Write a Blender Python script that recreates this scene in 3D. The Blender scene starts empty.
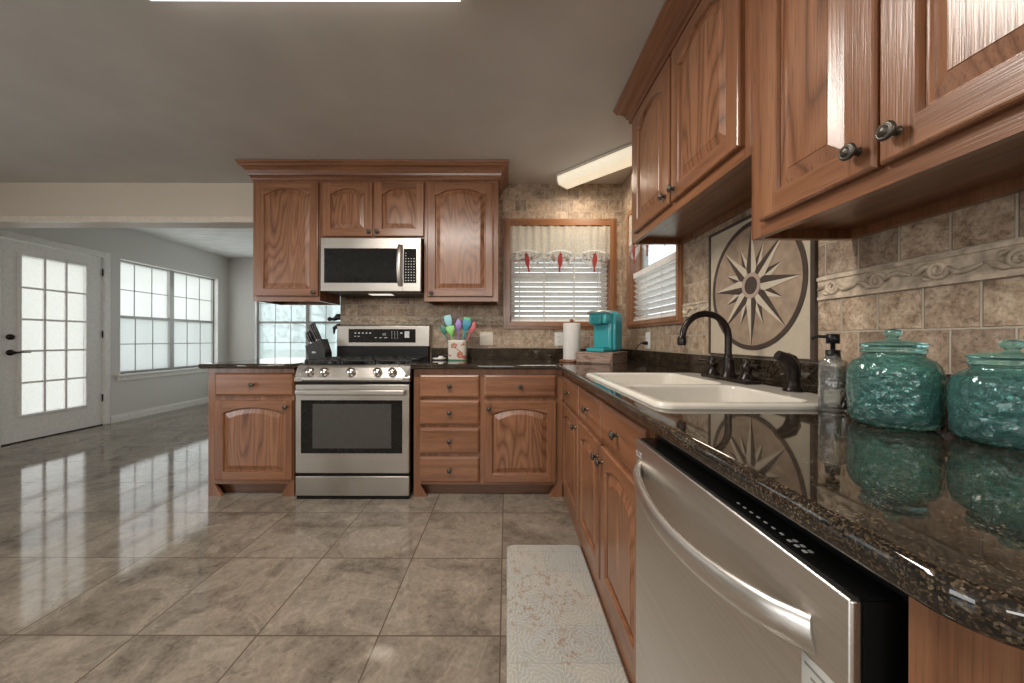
import bpy, bmesh, math, random
from math import sin, cos, pi, radians as R
from mathutils import Vector, Matrix
from mathutils.geometry import tessellate_polygon
random.seed(4)
SC = bpy.context.scene
COL = SC.collection

# ---------------------------------------------------------------- camera, world, exposure
F, PX, PY, H = 345.0, 506.5, 339.5, 1.09
cd = bpy.data.cameras.new('camera'); cam = bpy.data.objects.new('camera', cd); COL.objects.link(cam)
cam.location = (0, 0, H); cam.rotation_euler = (R(90), R(-0.12), 0)
cd.sensor_width = 36; cd.lens = F / 1024 * 36
cd.shift_x = (512 - PX) / 1024; cd.shift_y = -(341.5 - PY) / 1024
cd.clip_start = 0.02
SC.camera = cam
w = bpy.data.worlds.new('world'); SC.world = w; w.use_nodes = True
bgn = w.node_tree.nodes['Background']
bgn.inputs[0].default_value = (0.92, 0.97, 1.0, 1); bgn.inputs[1].default_value = 1.9
SC.view_settings.view_transform = 'Standard'; SC.view_settings.look = 'None'
SC.view_settings.gamma = 1; SC.view_settings.use_curve_mapping = False
SC.view_settings.exposure = 0.0
try:
    SC.cycles.use_denoising = True
    SC.cycles.max_bounces = 12; SC.cycles.diffuse_bounces = 6; SC.cycles.transparent_max_bounces = 24
    SC.cycles.transmission_bounces = 12; SC.cycles.sample_clamp_indirect = 6; SC.cycles.caustics_refractive = False; SC.cycles.caustics_reflective = False
except Exception: pass

def area(name, loc, sx, sy, power, rot=(0, 0, 0), col=(1, 1, 1)):
    l = bpy.data.lights.new(name, 'AREA'); l.shape = 'RECTANGLE'; l.size = sx; l.size_y = sy
    l.energy = power; l.color = col
    o = bpy.data.objects.new(name, l); COL.objects.link(o); o.location = loc; o.rotation_euler = rot
    return o
WARM = (1.0, 0.86, 0.68)
area('ceiling_lamp_light', (-0.76, 1.165, 2.33), 1.15, 0.22, 42, col=(1, .93, .84))
area('corner_lamp_light', (0.70, 2.64, 2.345), 0.5, 0.1, 6, rot=(0, 0, R(-45)), col=WARM)
# added fill lights at made-up windows behind and to the left of the camera
area('added_fill_front', (-.6, -2.97, 1.81), 3.0, .6, 50, rot=(R(90), 0, 0), col=(1, .97, .93))
area('added_fill_side', (-5.06, -.9, 1.3), 1.7, 2.6, 58, rot=(0, R(-90), 0), col=(.97, .98, 1))
def pane_light(name, x, y, z, sx, sz, power, facing):      # daylight leaving the glass of a far-room window
    r = {'+x': (0, R(-90), 0), '-y': (R(-90), 0, 0)}[facing]
    area(name, (x, y, z), *((sz, sx) if facing == '+x' else (sx, sz)), power, rot=r, col=(.97, .99, 1))
pane_light('daylight_left_upper', -5.1 - .0995, 5.325, 1.77, 1.49, .72, 3.0, '+x'); pane_light('daylight_left_lower', -5.1 - .0845, 5.325, 1.015, 1.49, .73, 3.0, '+x')
pane_light('daylight_far_upper', -3.685, 6.33 + .0995, 1.75, 1.81, .69, 5.5, '-y'); pane_light('daylight_far_lower', -3.685, 6.33 + .0845, 1.025, 1.81, .74, 3.0, '-y')
pane_light('daylight_door', -5.1 - .0195, 3.9025, 1.125, .555, 1.68, 1.8, '+x')

# ---------------------------------------------------------------- materials
def new_mat(name):
    m = bpy.data.materials.new(name); m.use_nodes = True
    nt = m.node_tree
    return m, nt, nt.nodes['Principled BSDF']
class N:
    """tiny node helper"""
    def __init__(s, nt): s.nt = nt
    def n(s, t, **kw):
        x = s.nt.nodes.new(t)
        for k, v in kw.items(): setattr(x, k, v)
        return x
    def l(s, a, b): s.nt.links.new(a, b)
    def obj(s): return s.n('ShaderNodeTexCoord').outputs['Object']
    def rnd(s, vec, amt=7.0):
        oi = s.n('ShaderNodeObjectInfo'); m = s.math('MULTIPLY', oi.outputs['Random'], amt)
        a = s.n('ShaderNodeVectorMath', operation='ADD'); s.l(vec, a.inputs[0]); s.l(m, a.inputs[1]); return a.outputs[0]
    def map(s, vec, scale=(1, 1, 1), loc=(0, 0, 0), rot=(0, 0, 0)):
        m = s.n('ShaderNodeMapping'); s.l(vec, m.inputs[0])
        m.inputs['Scale'].default_value = scale; m.inputs['Location'].default_value = loc; m.inputs['Rotation'].default_value = rot
        return m.outputs[0]
    def noise(s, vec, scale=5, detail=4, rough=.5, dist=0, out='Fac'):
        t = s.n('ShaderNodeTexNoise'); s.l(vec, t.inputs['Vector'])
        t.inputs['Scale'].default_value = scale; t.inputs['Detail'].default_value = detail
        t.inputs['Roughness'].default_value = rough; t.inputs['Distortion'].default_value = dist
        return t.outputs[out]
    def vor(s, vec, scale, out='Distance', feature='F1'):
        t = s.n('ShaderNodeTexVoronoi', feature=feature); s.l(vec, t.inputs['Vector']); t.inputs['Scale'].default_value = scale
        return t.outputs[out]
    def ramp(s, fac, stops, interp='LINEAR'):
        r = s.n('ShaderNodeValToRGB'); s.l(fac, r.inputs[0]); cr = r.color_ramp; cr.interpolation = interp
        while len(cr.elements) < len(stops): cr.elements.new(0.5)
        for e, (p, c) in zip(cr.elements, stops):
            e.position = p; e.color = (c, c, c, 1) if not isinstance(c, tuple) else (*c, 1)
        return r.outputs[0]
    def mix(s, fac, a, b, mode='MIX'):
        m = s.n('ShaderNodeMix', data_type='RGBA', blend_type=mode)
        for sock, v in ((m.inputs[0], fac), (m.inputs[6], a), (m.inputs[7], b)):
            if isinstance(v, (int, float)): sock.default_value = v
            elif isinstance(v, tuple): sock.default_value = (*v, 1)
            else: s.l(v, sock)
        return m.outputs[2]
    def math(s, op, a, b=None, c=None):
        m = s.n('ShaderNodeMath', operation=op)
        for i, v in enumerate((a, b, c)):
            if v is None: continue
            if isinstance(v, (int, float)): m.inputs[i].default_value = v
            else: s.l(v, m.inputs[i])
        return m.outputs[0]
    def bump(s, h, strength, dist, bsdf):
        b = s.n('ShaderNodeBump'); b.inputs['Strength'].default_value = strength; b.inputs['Distance'].default_value = dist
        s.l(h, b.inputs['Height']); s.l(b.outputs[0], bsdf.inputs['Normal'])

def plain(name, col, rough=.5, metal=0, spec=.5, var=.06, scale=30, bump=0, coat=0, **kw):
    """single colour with a faint procedural mottling"""
    m, nt, b = new_mat(name); n = N(nt)
    v = n.noise(n.obj(), scale, 3)
    lo = tuple(max(0, c * (1 - var)) for c in col); hi = tuple(min(1, c * (1 + var)) for c in col)
    n.l(n.ramp(v, [(.3, lo), (.7, hi)]), b.inputs['Base Color'])
    b.inputs['Roughness'].default_value = rough; b.inputs['Metallic'].default_value = metal
    b.inputs['Specular IOR Level'].default_value = spec; b.inputs['Coat Weight'].default_value = coat
    if bump: n.bump(v, .5, bump, b)
    return m

def oak(name, axis, tone=1.0, cath=False, hue=(1, 1, 1), rough=.3):
    m, nt, b = new_mat(name); n = N(nt)
    v = n.rnd(n.obj())
    def sc(a, c): return {'z': (a, a, c), 'x': (c, a, a), 'y': (a, c, a)}[axis]
    g = n.noise(n.map(v, sc(26, 1.1)), 1.0, 5, .6, .35)
    pores = n.noise(n.map(v, sc(330, 9)), 1.0, 2, .5)
    big = n.noise(n.map(v, sc(5, .8)), 1.0, 2, .5)
    if cath:
        hgt = n.noise(n.map(v, (5.0, 5.0, .75)), 1.0, 1.5, .4, .15)      # contour lines of a long soft hill = flat-sawn arches
        rings = n.math('PINGPONG', n.math('MULTIPLY', hgt, 21.0), .5)
        g = n.math('ADD', n.math('MULTIPLY', n.math('POWER', n.math('MULTIPLY', rings, 2.0), .55), .42), n.math('MULTIPLY', g, .5))
    f = n.math('ADD', n.math('MULTIPLY', g, .75), n.math('MULTIPLY', big, .25))
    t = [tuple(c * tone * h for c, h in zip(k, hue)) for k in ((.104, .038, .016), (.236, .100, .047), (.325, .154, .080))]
    c = n.ramp(f, [(.28, t[0]), (.5, t[1]), (.72, t[2])])
    p = n.ramp(pores, [(.30, .62), (.46, 1.0)])
    c = n.mix(1.0, c, p, 'MULTIPLY')
    n.l(c, b.inputs['Base Color']); b.inputs['Roughness'].default_value = rough
    b.inputs['Coat Weight'].default_value = .35; b.inputs['Coat Roughness'].default_value = .22
    n.bump(n.math('ADD', pores, n.math('MULTIPLY', g, .4)), .25, .002, b)
    return m
OAKV, OAKH, OAKC = oak('oak_vertical_grain', 'z'), oak('oak_cross_grain', 'x'), oak('oak_cathedral_grain', 'z', cath=True)
OAKY = oak('oak_grain_along_side', 'y')
OAKL, OAKLH = oak('honey_oak_vertical', 'z', 1.1, hue=(1.05, 1.05, .85)), oak('honey_oak_horizontal', 'x', 1.1, hue=(1.05, 1.05, .85))

def granite():
    m, nt, b = new_mat('brown_black_granite'); n = N(nt); v = n.obj()
    cell = n.vor(v, 520, 'Color'); sp = n.n('ShaderNodeSeparateColor'); n.l(cell, sp.inputs[0])
    clump = n.noise(v, 22, 4, .6)
    f = n.math('ADD', n.math('MULTIPLY', sp.outputs[0], .62), n.math('MULTIPLY', clump, .5))
    c = n.ramp(f, [(.34, (.008, .0075, .007)), (.60, (.022, .017, .012)), (.72, (.055, .037, .022)), (.84, (.10, .072, .043)), (.93, (.20, .165, .12))])
    fine = n.noise(v, 420, 2, .6)
    c = n.mix(.5, c, n.ramp(fine, [(.35, .35), (.65, 1.3)]), 'MULTIPLY')
    n.l(c, b.inputs['Base Color']); b.inputs['Roughness'].default_value = .04; b.inputs['IOR'].default_value = 1.65
    return m
GRAN = granite()

def travertine(name, axis):
    m, nt, b = new_mat(name); n = N(nt); v = n.obj()
    s = n.n('ShaderNodeSeparateXYZ'); n.l(v, s.inputs[0])
    u = s.outputs['X' if axis == 'x' else 'Y']
    z = n.math('SUBTRACT', s.outputs['Z'], 1.015)
    z = n.math('SUBTRACT', z, n.math('MULTIPLY', n.math('GREATER_THAN', s.outputs['Z'], 1.25), .073))
    wob = n.noise(v, 60, 2, .5)
    cb = n.n('ShaderNodeCombineXYZ'); n.l(n.math('ADD', u, .03 if axis == 'x' else -.017), cb.inputs[0])
    n.l(n.math('ADD', n.math('ADD', z, 10.14), n.math('MULTIPLY', n.math('SUBTRACT', wob, .5), .006)), cb.inputs[1])
    br = n.n('ShaderNodeTexBrick'); n.l(cb.outputs[0], br.inputs['Vector'])
    br.offset = .5; br.inputs['Scale'].default_value = 1; br.inputs['Brick Width'].default_value = .1014
    br.inputs['Row Height'].default_value = .1014; br.inputs['Mortar Size'].default_value = .0035; br.inputs['Mortar Smooth'].default_value = .5
    br.inputs['Color1'].default_value = (0, 0, 0, 1); br.inputs['Color2'].default_value = (1, 1, 1, 1); br.inputs['Mortar'].default_value = (.5, .5, .5, 1)
    tint = br.outputs['Color']; mort = br.outputs['Fac']
    # every tile gets its own stone veins
    off = n.n('ShaderNodeVectorMath', operation='MULTIPLY_ADD'); n.l(tint, off.inputs[0]); off.inputs[1].default_value = (9, 9, 9); n.l(v, off.inputs[2])
    a = n.noise(off.outputs[0], 22, 8, .72, .5); bb = n.noise(off.outputs[0], 110, 4, .75)
    c = n.ramp(a, [(.30, (.16, .11, .073)), (.43, (.35, .26, .185)), (.55, (.49, .39, .295)), (.70, (.66, .565, .46))])
    c = n.mix(.85, c, n.ramp(tint, [(0, (.60, .55, .52)), (.5, (.92, .86, .80)), (1, (1.08, 1.03, .95))]), 'MULTIPLY')
    pit = n.ramp(bb, [(.36, .38), (.50, 1.0), (.7, 1.12)])
    c = n.mix(.7, c, pit, 'MULTIPLY')
    c = n.mix(mort, c, (.47, .40, .315))
    n.l(c, b.inputs['Base Color']); b.inputs['Roughness'].default_value = .55
    hgt = n.math('SUBTRACT', n.math('MULTIPLY', bb, .5), mort)
    n.bump(hgt, .9, .004, b)
    return m
TILEX, TILEY = travertine('tumbled_travertine_back', 'x'), travertine('tumbled_travertine_side', 'y')

def floor_mat():
    m, nt, b = new_mat('slate_look_floor_tile'); n = N(nt); v = n.obj()
    br = n.n('ShaderNodeTexBrick'); n.l(n.map(v, loc=(.02 + .4475 * 20, -1.268 + .45 * 20, 0)), br.inputs['Vector'])
    br.offset = 0; br.inputs['Scale'].default_value = 1; br.inputs['Brick Width'].default_value = .4475; br.inputs['Row Height'].default_value = .45
    br.inputs['Mortar Size'].default_value = .0032; br.inputs['Mortar Smooth'].default_value = .3
    br.inputs['Color1'].default_value = (0, 0, 0, 1); br.inputs['Color2'].default_value = (1, 1, 1, 1); br.inputs['Mortar'].default_value = (.5, .5, .5, 1)
    off = n.n('ShaderNodeVectorMath', operation='MULTIPLY_ADD'); n.l(br.outputs['Color'], off.inputs[0]); off.inputs[1].default_value = (13, 7, 3); n.l(v, off.inputs[2])
    a = n.noise(off.outputs[0], 3.0, 8, .62, .6); f = n.noise(off.outputs[0], 14, 6, .7, .4); e = n.noise(off.outputs[0], 60, 4, .7)
    k = n.math('ADD', n.math('MULTIPLY', a, .48), n.math('ADD', n.math('MULTIPLY', f, .30), n.math('MULTIPLY', e, .22)))
    c = n.ramp(k, [(.38, (.095, .078, .062)), (.46, (.178, .149, .119)), (.54, (.245, .208, .167)), (.64, (.345, .295, .238))])
    edge = n.ramp(a, [(.50, 0.0), (.515, 1.0), (.545, 0.0)])
    c = n.mix(n.math('MULTIPLY', edge, .3), c, (.40, .33, .25))
    c = n.mix(br.outputs['Fac'], c, (.105, .075, .054))
    n.l(c, b.inputs['Base Color'])
    n.l(n.ramp(f, [(.3, .04), (.7, .10)]), b.inputs['Roughness'])
    b.inputs['IOR'].default_value = 1.38
    hgt = n.math('SUBTRACT', n.math('ADD', n.math('MULTIPLY', a, .6), n.math('MULTIPLY', f, .12)), n.math('MULTIPLY', br.outputs['Fac'], .5))
    n.bump(hgt, .16, .003, b)
    return m

def steel(name='brushed_stainless', axis='x', col=(.54, .51, .47), rough=.37):
    m, nt, b = new_mat(name); n = N(nt); v = n.obj()
    sc = {'x': (2, 300, 300), 'y': (300, 2, 300), 'z': (300, 300, 2)}[axis]
    g = n.noise(n.map(v, sc), 1, 2, .5); s = n.noise(v, 3, 2)
    n.l(n.ramp(g, [(.2, tuple(c * .86 for c in col)), (.8, col)]), b.inputs['Base Color'])
    b.inputs['Metallic'].default_value = 1
    n.l(n.ramp(s, [(.3, rough * .85), (.7, rough * 1.2)]), b.inputs['Roughness'])
    n.bump(g, .08, .001, b)
    return m
STEEL, STEELY, STEELZ = steel(), steel('brushed_stainless_side', 'y', (.78, .745, .70), .34), steel('brushed_stainless_upright', 'z')
CHROME = plain('polished_steel', (.72, .70, .67), .12, 1)
BLACKG = plain('black_glass', (.010, .010, .010), .05, 0, .35)
OVENG = plain('smoked_oven_glass', (.055, .055, .05), .06, 0, .6)
BLACK = plain('black_plastic', (.009, .009, .009), .4, spec=.25)
BLACKM = plain('cast_iron', (.016, .016, .017), .45, 0, .5, .2, 200, .001)
BRONZE = plain('oil_rubbed_bronze', (.030, .024, .022), .28, .75, .5, .25, 60)
KNOBM = plain('aged_bronze_knob', (.085, .075, .062), .38, .7, .5, .4, 90)
WHITEP = plain('white_door_paint', (.80, .79, .77), .35)
TRIMP = plain('white_trim_paint', (.82, .81, .78), .3)
WALLG = plain('grey_wall_paint', (.66, .65, .62), .6, bump=.0006, scale=160)
WALLB = plain('greige_wall_paint', (.60, .53, .445), .5, bump=.0006, scale=160)
TRIMB = plain('cream_trim_paint', (.72, .645, .55), .22)
CEIL = plain('ceiling_paint', (.60, .58, .55), .75, var=.05, scale=3)
def ceil2():
    m, nt, b = new_mat('knockdown_ceiling'); n = N(nt); v = n.obj()
    a = n.noise(n.map(v, (2.2, 7, 1)), 1.5, 5, .6)
    n.l(n.ramp(a, [(.3, (.66, .66, .64)), (.7, (.84, .84, .82))]), b.inputs['Base Color']); b.inputs['Roughness'].default_value = .6
    n.bump(a, .4, .01, b); return m
CEIL2 = ceil2()
ALU = plain('grey_aluminium', (.34, .335, .32), .4, .4)
MUNT = plain('muntin_grey', (.40, .40, .39), .4)
SINKM = plain('cream_enamel', (.64, .60, .525), .12, var=.02)
WHITE = plain('white_plastic', (.72, .71, .68), .3)
IVORY = plain('ivory_plastic', (.62, .56, .47), .35)
SLAT = plain('white_blind_slat', (.86, .86, .85), .35)
CORD = plain('blind_cord', (.62, .62, .6), .7)

def pane(name, col, trans=.0, frost=True, rough_bump=0):
    m = bpy.data.materials.new(name); m.use_nodes = True; nt = m.node_tree; nt.nodes.clear(); n = N(nt)
    out = n.n('ShaderNodeOutputMaterial'); t = n.n('ShaderNodeBsdfTranslucent'); tr = n.n('ShaderNodeBsdfTransparent'); g = n.n('ShaderNodeBsdfGlossy')
    g.inputs['Roughness'].default_value = .08
    v = n.noise(n.obj(), 120 if frost else 2.5, 3, .6)
    c = n.ramp(v, [(.35, tuple(k * .88 for k in col)), (.65, col)]); n.l(c, t.inputs[0])
    tr.inputs[0].default_value = (*col, 1)
    mx = n.n('ShaderNodeMixShader'); mx.inputs[0].default_value = trans; n.l(t.outputs[0], mx.inputs[1]); n.l(tr.outputs[0], mx.inputs[2])
    m2 = n.n('ShaderNodeMixShader'); m2.inputs[0].default_value = .06; n.l(mx.outputs[0], m2.inputs[1]); n.l(g.outputs[0], m2.inputs[2])
    n.l(m2.outputs[0], out.inputs[0]); return m
FROST = pane('frosted_door_glass', (.97, .955, .93))
FROSTW = pane('frosted_window_glass', (.97, .97, .96))
FROSTS = pane('screened_window_glass', (.84, .855, .85))
HAZY = pane('hazy_window_glass', (.90, .96, .97), .45, False)
CLEAR = pane('clear_window_glass', (.97, .98, .98), .97, False)

def sheer(name, col, tr_amt):
    m = bpy.data.materials.new(name); m.use_nodes = True; nt = m.node_tree; nt.nodes.clear(); n = N(nt)
    out = n.n('ShaderNodeOutputMaterial'); d = n.n('ShaderNodeBsdfDiffuse'); t = n.n('ShaderNodeBsdfTranslucent'); tr = n.n('ShaderNodeBsdfTransparent')
    d.inputs[0].default_value = (*col, 1); t.inputs[0].default_value = (*col, 1)
    mx = n.n('ShaderNodeMixShader'); mx.inputs[0].default_value = .5; n.l(d.outputs[0], mx.inputs[1]); n.l(t.outputs[0], mx.inputs[2])
    m2 = n.n('ShaderNodeMixShader'); n.l(mx.outputs[0], m2.inputs[1]); n.l(tr.outputs[0], m2.inputs[2])
    v = n.noise(n.obj(), 140, 2, .5); n.l(n.ramp(v, [(.4, max(0, tr_amt - .12)), (.6, min(1, tr_amt + .12))]), m2.inputs[0])
    n.l(m2.outputs[0], out.inputs[0]); return m
SHEER = sheer('cream_sheer_fabric', (.80, .74, .64), .22)
LACE = sheer('white_lace', (.85, .83, .80), .55)

def glass(name, col, rough=.03, embossed=0, scale=45, tw=1.0):
    m, nt, b = new_mat(name); n = N(nt)
    b.inputs['Base Color'].default_value = (*col, 1); b.inputs['Transmission Weight'].default_value = tw
    b.inputs['Roughness'].default_value = rough; b.inputs['IOR'].default_value = 1.42
    if embossed:
        v = n.obj(); a = n.vor(v, scale, 'Distance'); bb = n.noise(v, scale * .8, 2)
        n.bump(n.math('ADD', a, bb), .7, embossed, b)
    return m
AQUA = glass('aqua_embossed_glass', (.42, .88, .84), .05, .005, 70, tw=.92)
AQUAP = glass('aqua_plain_glass', (.40, .84, .80), .03, tw=.93)
CLEARG = glass('clear_bottle_glass', (.86, .87, .84), .06, .003, 60, tw=.9)
def emit(name, col, s):
    m, nt, b = new_mat(name); n = N(nt)
    v = n.noise(n.obj(), 4, 1)
    n.l(n.ramp(v, [(.3, tuple(c * .95 for c in col)), (.7, col)]), b.inputs['Emission Color'])
    b.inputs['Emission Strength'].default_value = s; b.inputs['Base Color'].default_value = (.8, .78, .7, 1); b.inputs['Roughness'].default_value = .3
    return m
LENS = emit('lit_acrylic_lens', (1, .95, .85), 2.2)
LENSC = emit('lit_corner_lens', (1, .86, .62), .62)
MARK = plain('pale_printed_marks', (.55, .56, .55), .5)

# ---------------------------------------------------------------- mesh builder
class MB:
    def __init__(s): s.v, s.f, s.m, s.s = [], [], [], []
    def add(s, vs, fs, mi=0, smooth=False):
        o = len(s.v); s.v += [tuple(p) for p in vs]
        for f in fs: s.f.append([i + o for i in f]); s.m.append(mi); s.s.append(smooth)
        return s
    def box(s, x0, x1, y0, y1, z0, z1, mi=0, bev=0, seg=2, M=None):
        if bev:
            bm = bmesh.new(); bmesh.ops.create_cube(bm, size=1)
            for v in bm.verts: v.co = Vector(((x0 + x1) / 2 + v.co.x * (x1 - x0), (y0 + y1) / 2 + v.co.y * (y1 - y0), (z0 + z1) / 2 + v.co.z * (z1 - z0)))
            bmesh.ops.bevel(bm, geom=bm.edges[:], offset=bev, segments=seg, affect='EDGES', profile=.5)
            k = len(s.s); bm.normal_update(); flat = [max(abs(c) for c in f.normal) > .995 for f in bm.faces]
            s.bm(bm, mi, seg > 1, M); bm.free()
            for i, fl in enumerate(flat):
                if fl: s.s[k + i] = False
            return s
        vs = [Vector((x, y, z)) for z in (z0, z1) for x, y in ((x0, y0), (x1, y0), (x1, y1), (x0, y1))]
        if M: vs = [M @ p for p in vs]
        return s.add(vs, [(3, 2, 1, 0), (4, 5, 6, 7), (0, 1, 5, 4), (1, 2, 6, 5), (2, 3, 7, 6), (3, 0, 4, 7)], mi)
    def bm(s, bm, mi=0, smooth=False, M=None):
        bm.verts.index_update()
        return s.add([(M @ v.co) if M else v.co.copy() for v in bm.verts], [[v.index for v in f.verts] for f in bm.faces], mi, smooth)
    def loops(s, L, mi=0, smooth=False, closed=True, cap0=False, cap1=False):
        n = len(L[0]); vs = [p for l in L for p in l]; fs = []
        for a in range(len(L) - 1):
            for i in range(n if closed else n - 1):
                j = (i + 1) % n; fs.append((a * n + i, a * n + j, (a + 1) * n + j, (a + 1) * n + i))
        s.add(vs, fs, mi, smooth)
        if cap0: s.add(L[0], [tuple(reversed(range(n)))], mi)
        if cap1: s.add(L[-1], [tuple(range(n))], mi)
        return s
    def lathe(s, prof, o, ax=(0, 0, 1), n=20, mi=0, smooth=True, caps=True, ang=None):
        o = Vector(o); ax = Vector(ax).normalized(); t = ax.orthogonal().normalized(); b = ax.cross(t)
        L = [[o + ax * h + (t * cos(2 * pi * k / n) + b * sin(2 * pi * k / n)) * r for k in range(n)] for r, h in prof]
        return s.loops(L, mi, smooth, True, caps, caps)
    def tube(s, pts, r, n=10, mi=0, caps=True, flat=None):
        pts = [Vector(p) for p in pts]; L = []; up = None
        for i, p in enumerate(pts):
            d = ((pts[min(i + 1, len(pts) - 1)] - p).normalized() + (p - pts[max(i - 1, 0)]).normalized()).normalized()
            if up is None:
                up = Vector((0, 0, 1)) if abs(d.z) < .9 else Vector((1, 0, 0))
            a = d.cross(up).normalized(); up = a.cross(d).normalized()
            rr = r[i] if isinstance(r, (list, tuple)) else r
            fx, fz = flat or (1, 1)
            L.append([p + (a * cos(2 * pi * k / n) * fx + up * sin(2 * pi * k / n) * fz) * rr for k in range(n)])
        return s.loops(L, mi, True, True, caps, caps)
    def prism(s, poly, fn, a, b, mi=0):
        """poly of 2-D points; fn(p,q,t) -> 3-D"""
        n = len(poly); A = [fn(p, q, a) for p, q in poly]; B = [fn(p, q, b) for p, q in poly]
        s.add(A + B, [(i, (i + 1) % n, n + (i + 1) % n, n + i) for i in range(n)], mi)
        tri = tessellate_polygon([[Vector((p, q, 0)) for p, q in poly]])
        s.add(A, [tuple(t) for t in tri], mi); return s.add(B, [tuple(reversed(t)) for t in tri], mi)
    def build(s, name, mats, parent=None, world=True, loc=None):
        off = Vector((0, 0, 0))
        if world:
            q = parent
            while q: off += q.location; q = q.parent
        if loc is not None: off = Vector(loc)
        me = bpy.data.meshes.new(name)
        me.from_pydata([Vector(p) - off for p in s.v], [], s.f)
        for mt in (mats if isinstance(mats, (list, tuple)) else [mats]): me.materials.append(mt)
        me.polygons.foreach_set('material_index', s.m); me.polygons.foreach_set('use_smooth', s.s)
        bm = bmesh.new(); bm.from_mesh(me); bmesh.ops.recalc_face_normals(bm, faces=bm.faces[:]); bm.to_mesh(me); bm.free()
        me.update()
        o = bpy.data.objects.new(name, me); COL.objects.link(o)
        if parent: o.parent = parent
        if loc is not None: o.location = loc
        return o
def tag(o, label, cat, group=None):
    o['label'] = label; o['category'] = cat
    if group: o['group'] = group
    return o
def thing(name, label, cat, loc, rz=0, group=None):
    o = bpy.data.objects.new(name, None); COL.objects.link(o); o.location = loc; o.rotation_euler = (0, 0, rz); o.empty_display_size = .05
    return tag(o, label, cat, group)
def struct(o): o['kind'] = 'structure'; return o
def sempty(name, loc=(0, 0, 0)):
    o = bpy.data.objects.new(name, None); COL.objects.link(o); o.location = loc; o['kind'] = 'structure'; return o
def copy_child(o, name, parent, loc, rot=None):
    c = o.copy(); c.name = name; COL.objects.link(c); c.parent = parent; c.location = loc
    if rot is not None: c.rotation_euler = rot
    return c
def copy_tree(o, parent=None):
    c = o.copy(); COL.objects.link(c); c.parent = parent
    for ch in list(o.children): copy_tree(ch, c)
    return c

# ---------------------------------------------------------------- the room
CZ, CZ2 = 2.445, 2.575
XL, XR, YW, YB, YF = -5.1, 1.0, 3.0, 6.33, -3.0
FLOOR = floor_mat()
struct(MB().box(XL - .15, XR + .15, YF - .15, YB + .15, -.08, 0).build('floor', FLOOR))
struct(MB().box(XL - .15, XR + .15, YF - .15, YW + .15, CZ, CZ + .3).build('ceiling', CEIL))
struct(MB().box(XL - .15, XR + .15, YW + .15, YB + .15, CZ2, CZ2 + .17).build('ceiling_far', CEIL2))
def wall_y(name, x0, x1, y0, y1, z0, z1, holes, mat):
    """wall lying along X with rectangular holes (x0,x1,z0,z1)"""
    mb = MB(); xs = sorted({x0, x1, *[h[0] for h in holes], *[h[1] for h in holes]})
    for a, b in zip(xs, xs[1:]):
        z = z0
        for h in sorted([h for h in holes if h[0] <= a and h[1] >= b], key=lambda h: h[2]):
            if h[2] > z: mb.box(a, b, y0, y1, z, h[2])
            z = h[3]
        mb.box(a, b, y0, y1, z, z1)
    return struct(mb.build(name, mat))
def wall_x(name, x0, x1, y0, y1, z0, z1, holes, mat):
    mb = MB(); ys = sorted({y0, y1, *[h[0] for h in holes], *[h[1] for h in holes]})
    for a, b in zip(ys, ys[1:]):
        z = z0
        for h in sorted([h for h in holes if h[0] <= a and h[1] >= b], key=lambda h: h[2]):
            if h[2] > z: mb.box(x0, x1, a, b, z, h[2])
            z = h[3]
        mb.box(x0, x1, a, b, z, z1)
    return struct(mb.build(name, mat))
WB = (.025, .90, 1.235, 2.085)            # back window opening (x0,x1,z0,z1)
WR = (1.990, 2.795, 1.222, 2.085)         # right window opening (y0,y1,z0,z1)
WL = (4.55, 6.10, .62, 2.15)              # left far-room window
WF = (-4.62, -2.75, .62, 2.13)            # far wall window
DR = (3.47, 4.36, 0, 2.12)                # left door
WK = (-2.15, .95, 1.48, 2.14)  # added opening behind the camera for the front fill light
WS = (-2.25, .45, .45, 2.15)                # added side window left of the camera, housing the fill light               # unseen added window behind the camera
wall_y('wall_back', -1.445, XR, YW, YW + .15, 0, CZ, [WB], TILEX)
wall_x('wall_right', XR, XR + .15, YF, YW + .15, 0, CZ, [WR], TILEY)
wall_y('wall_header', XL, -1.445, YW, YW + .15, 2.10, CZ, [], WALLB)
struct(MB().box(XL, -1.445, YW + .0, YW + .15, CZ, CZ2).build('wall_header_top', WALLG))
wall_x('wall_left', XL - .15, XL, YF, YB, 0, CZ2, [WL, DR, WS], WALLG)
wall_y('wall_far', XL - .15, -1.2, YB, YB + .15, 0, CZ2, [WF], WALLG)
wall_x('wall_far_right', -1.35, -1.2, YW + .15, YB, 0, CZ2, [], WALLG)
wall_y('wall_front', XL, XR, YF - .15, YF, 0, CZ, [WK], WALLB)
# header trim, with a small lip
struct(MB().box(XL, -1.968, YW - .014, YW, 2.10, 2.153, bev=.003).build('trim_1', TRIMB))
# baseboards with a stepped top
def base_x(name, x, y0, y1, dx):
    mb = MB(); mb.box(min(x, x + dx), max(x, x + dx), y0, y1, 0, .075)
    mb.box(min(x, x + dx * .6), max(x, x + dx * .6), y0, y1, .075, .092); return struct(mb.build(name, TRIMP))
base_x('baseboard_left', XL, 4.44, YB, .016); base_x('baseboard_near_left', XL, YF, 3.40, .016)
mb = MB(); mb.box(XL + .017, -1.351, YB - .016, YB, 0, .075); mb.box(XL + .017, -1.351, YB - .010, YB, .075, .092); struct(mb.build('baseboard_far', TRIMP))

# ---------------------------------------------------------------- outside
struct(MB().box(-30, 30, -30, 40, -.3, -.12).build('ground', plain('pale_dry_grass', (.40, .42, .33), .9, var=.3, scale=2)))

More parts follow.
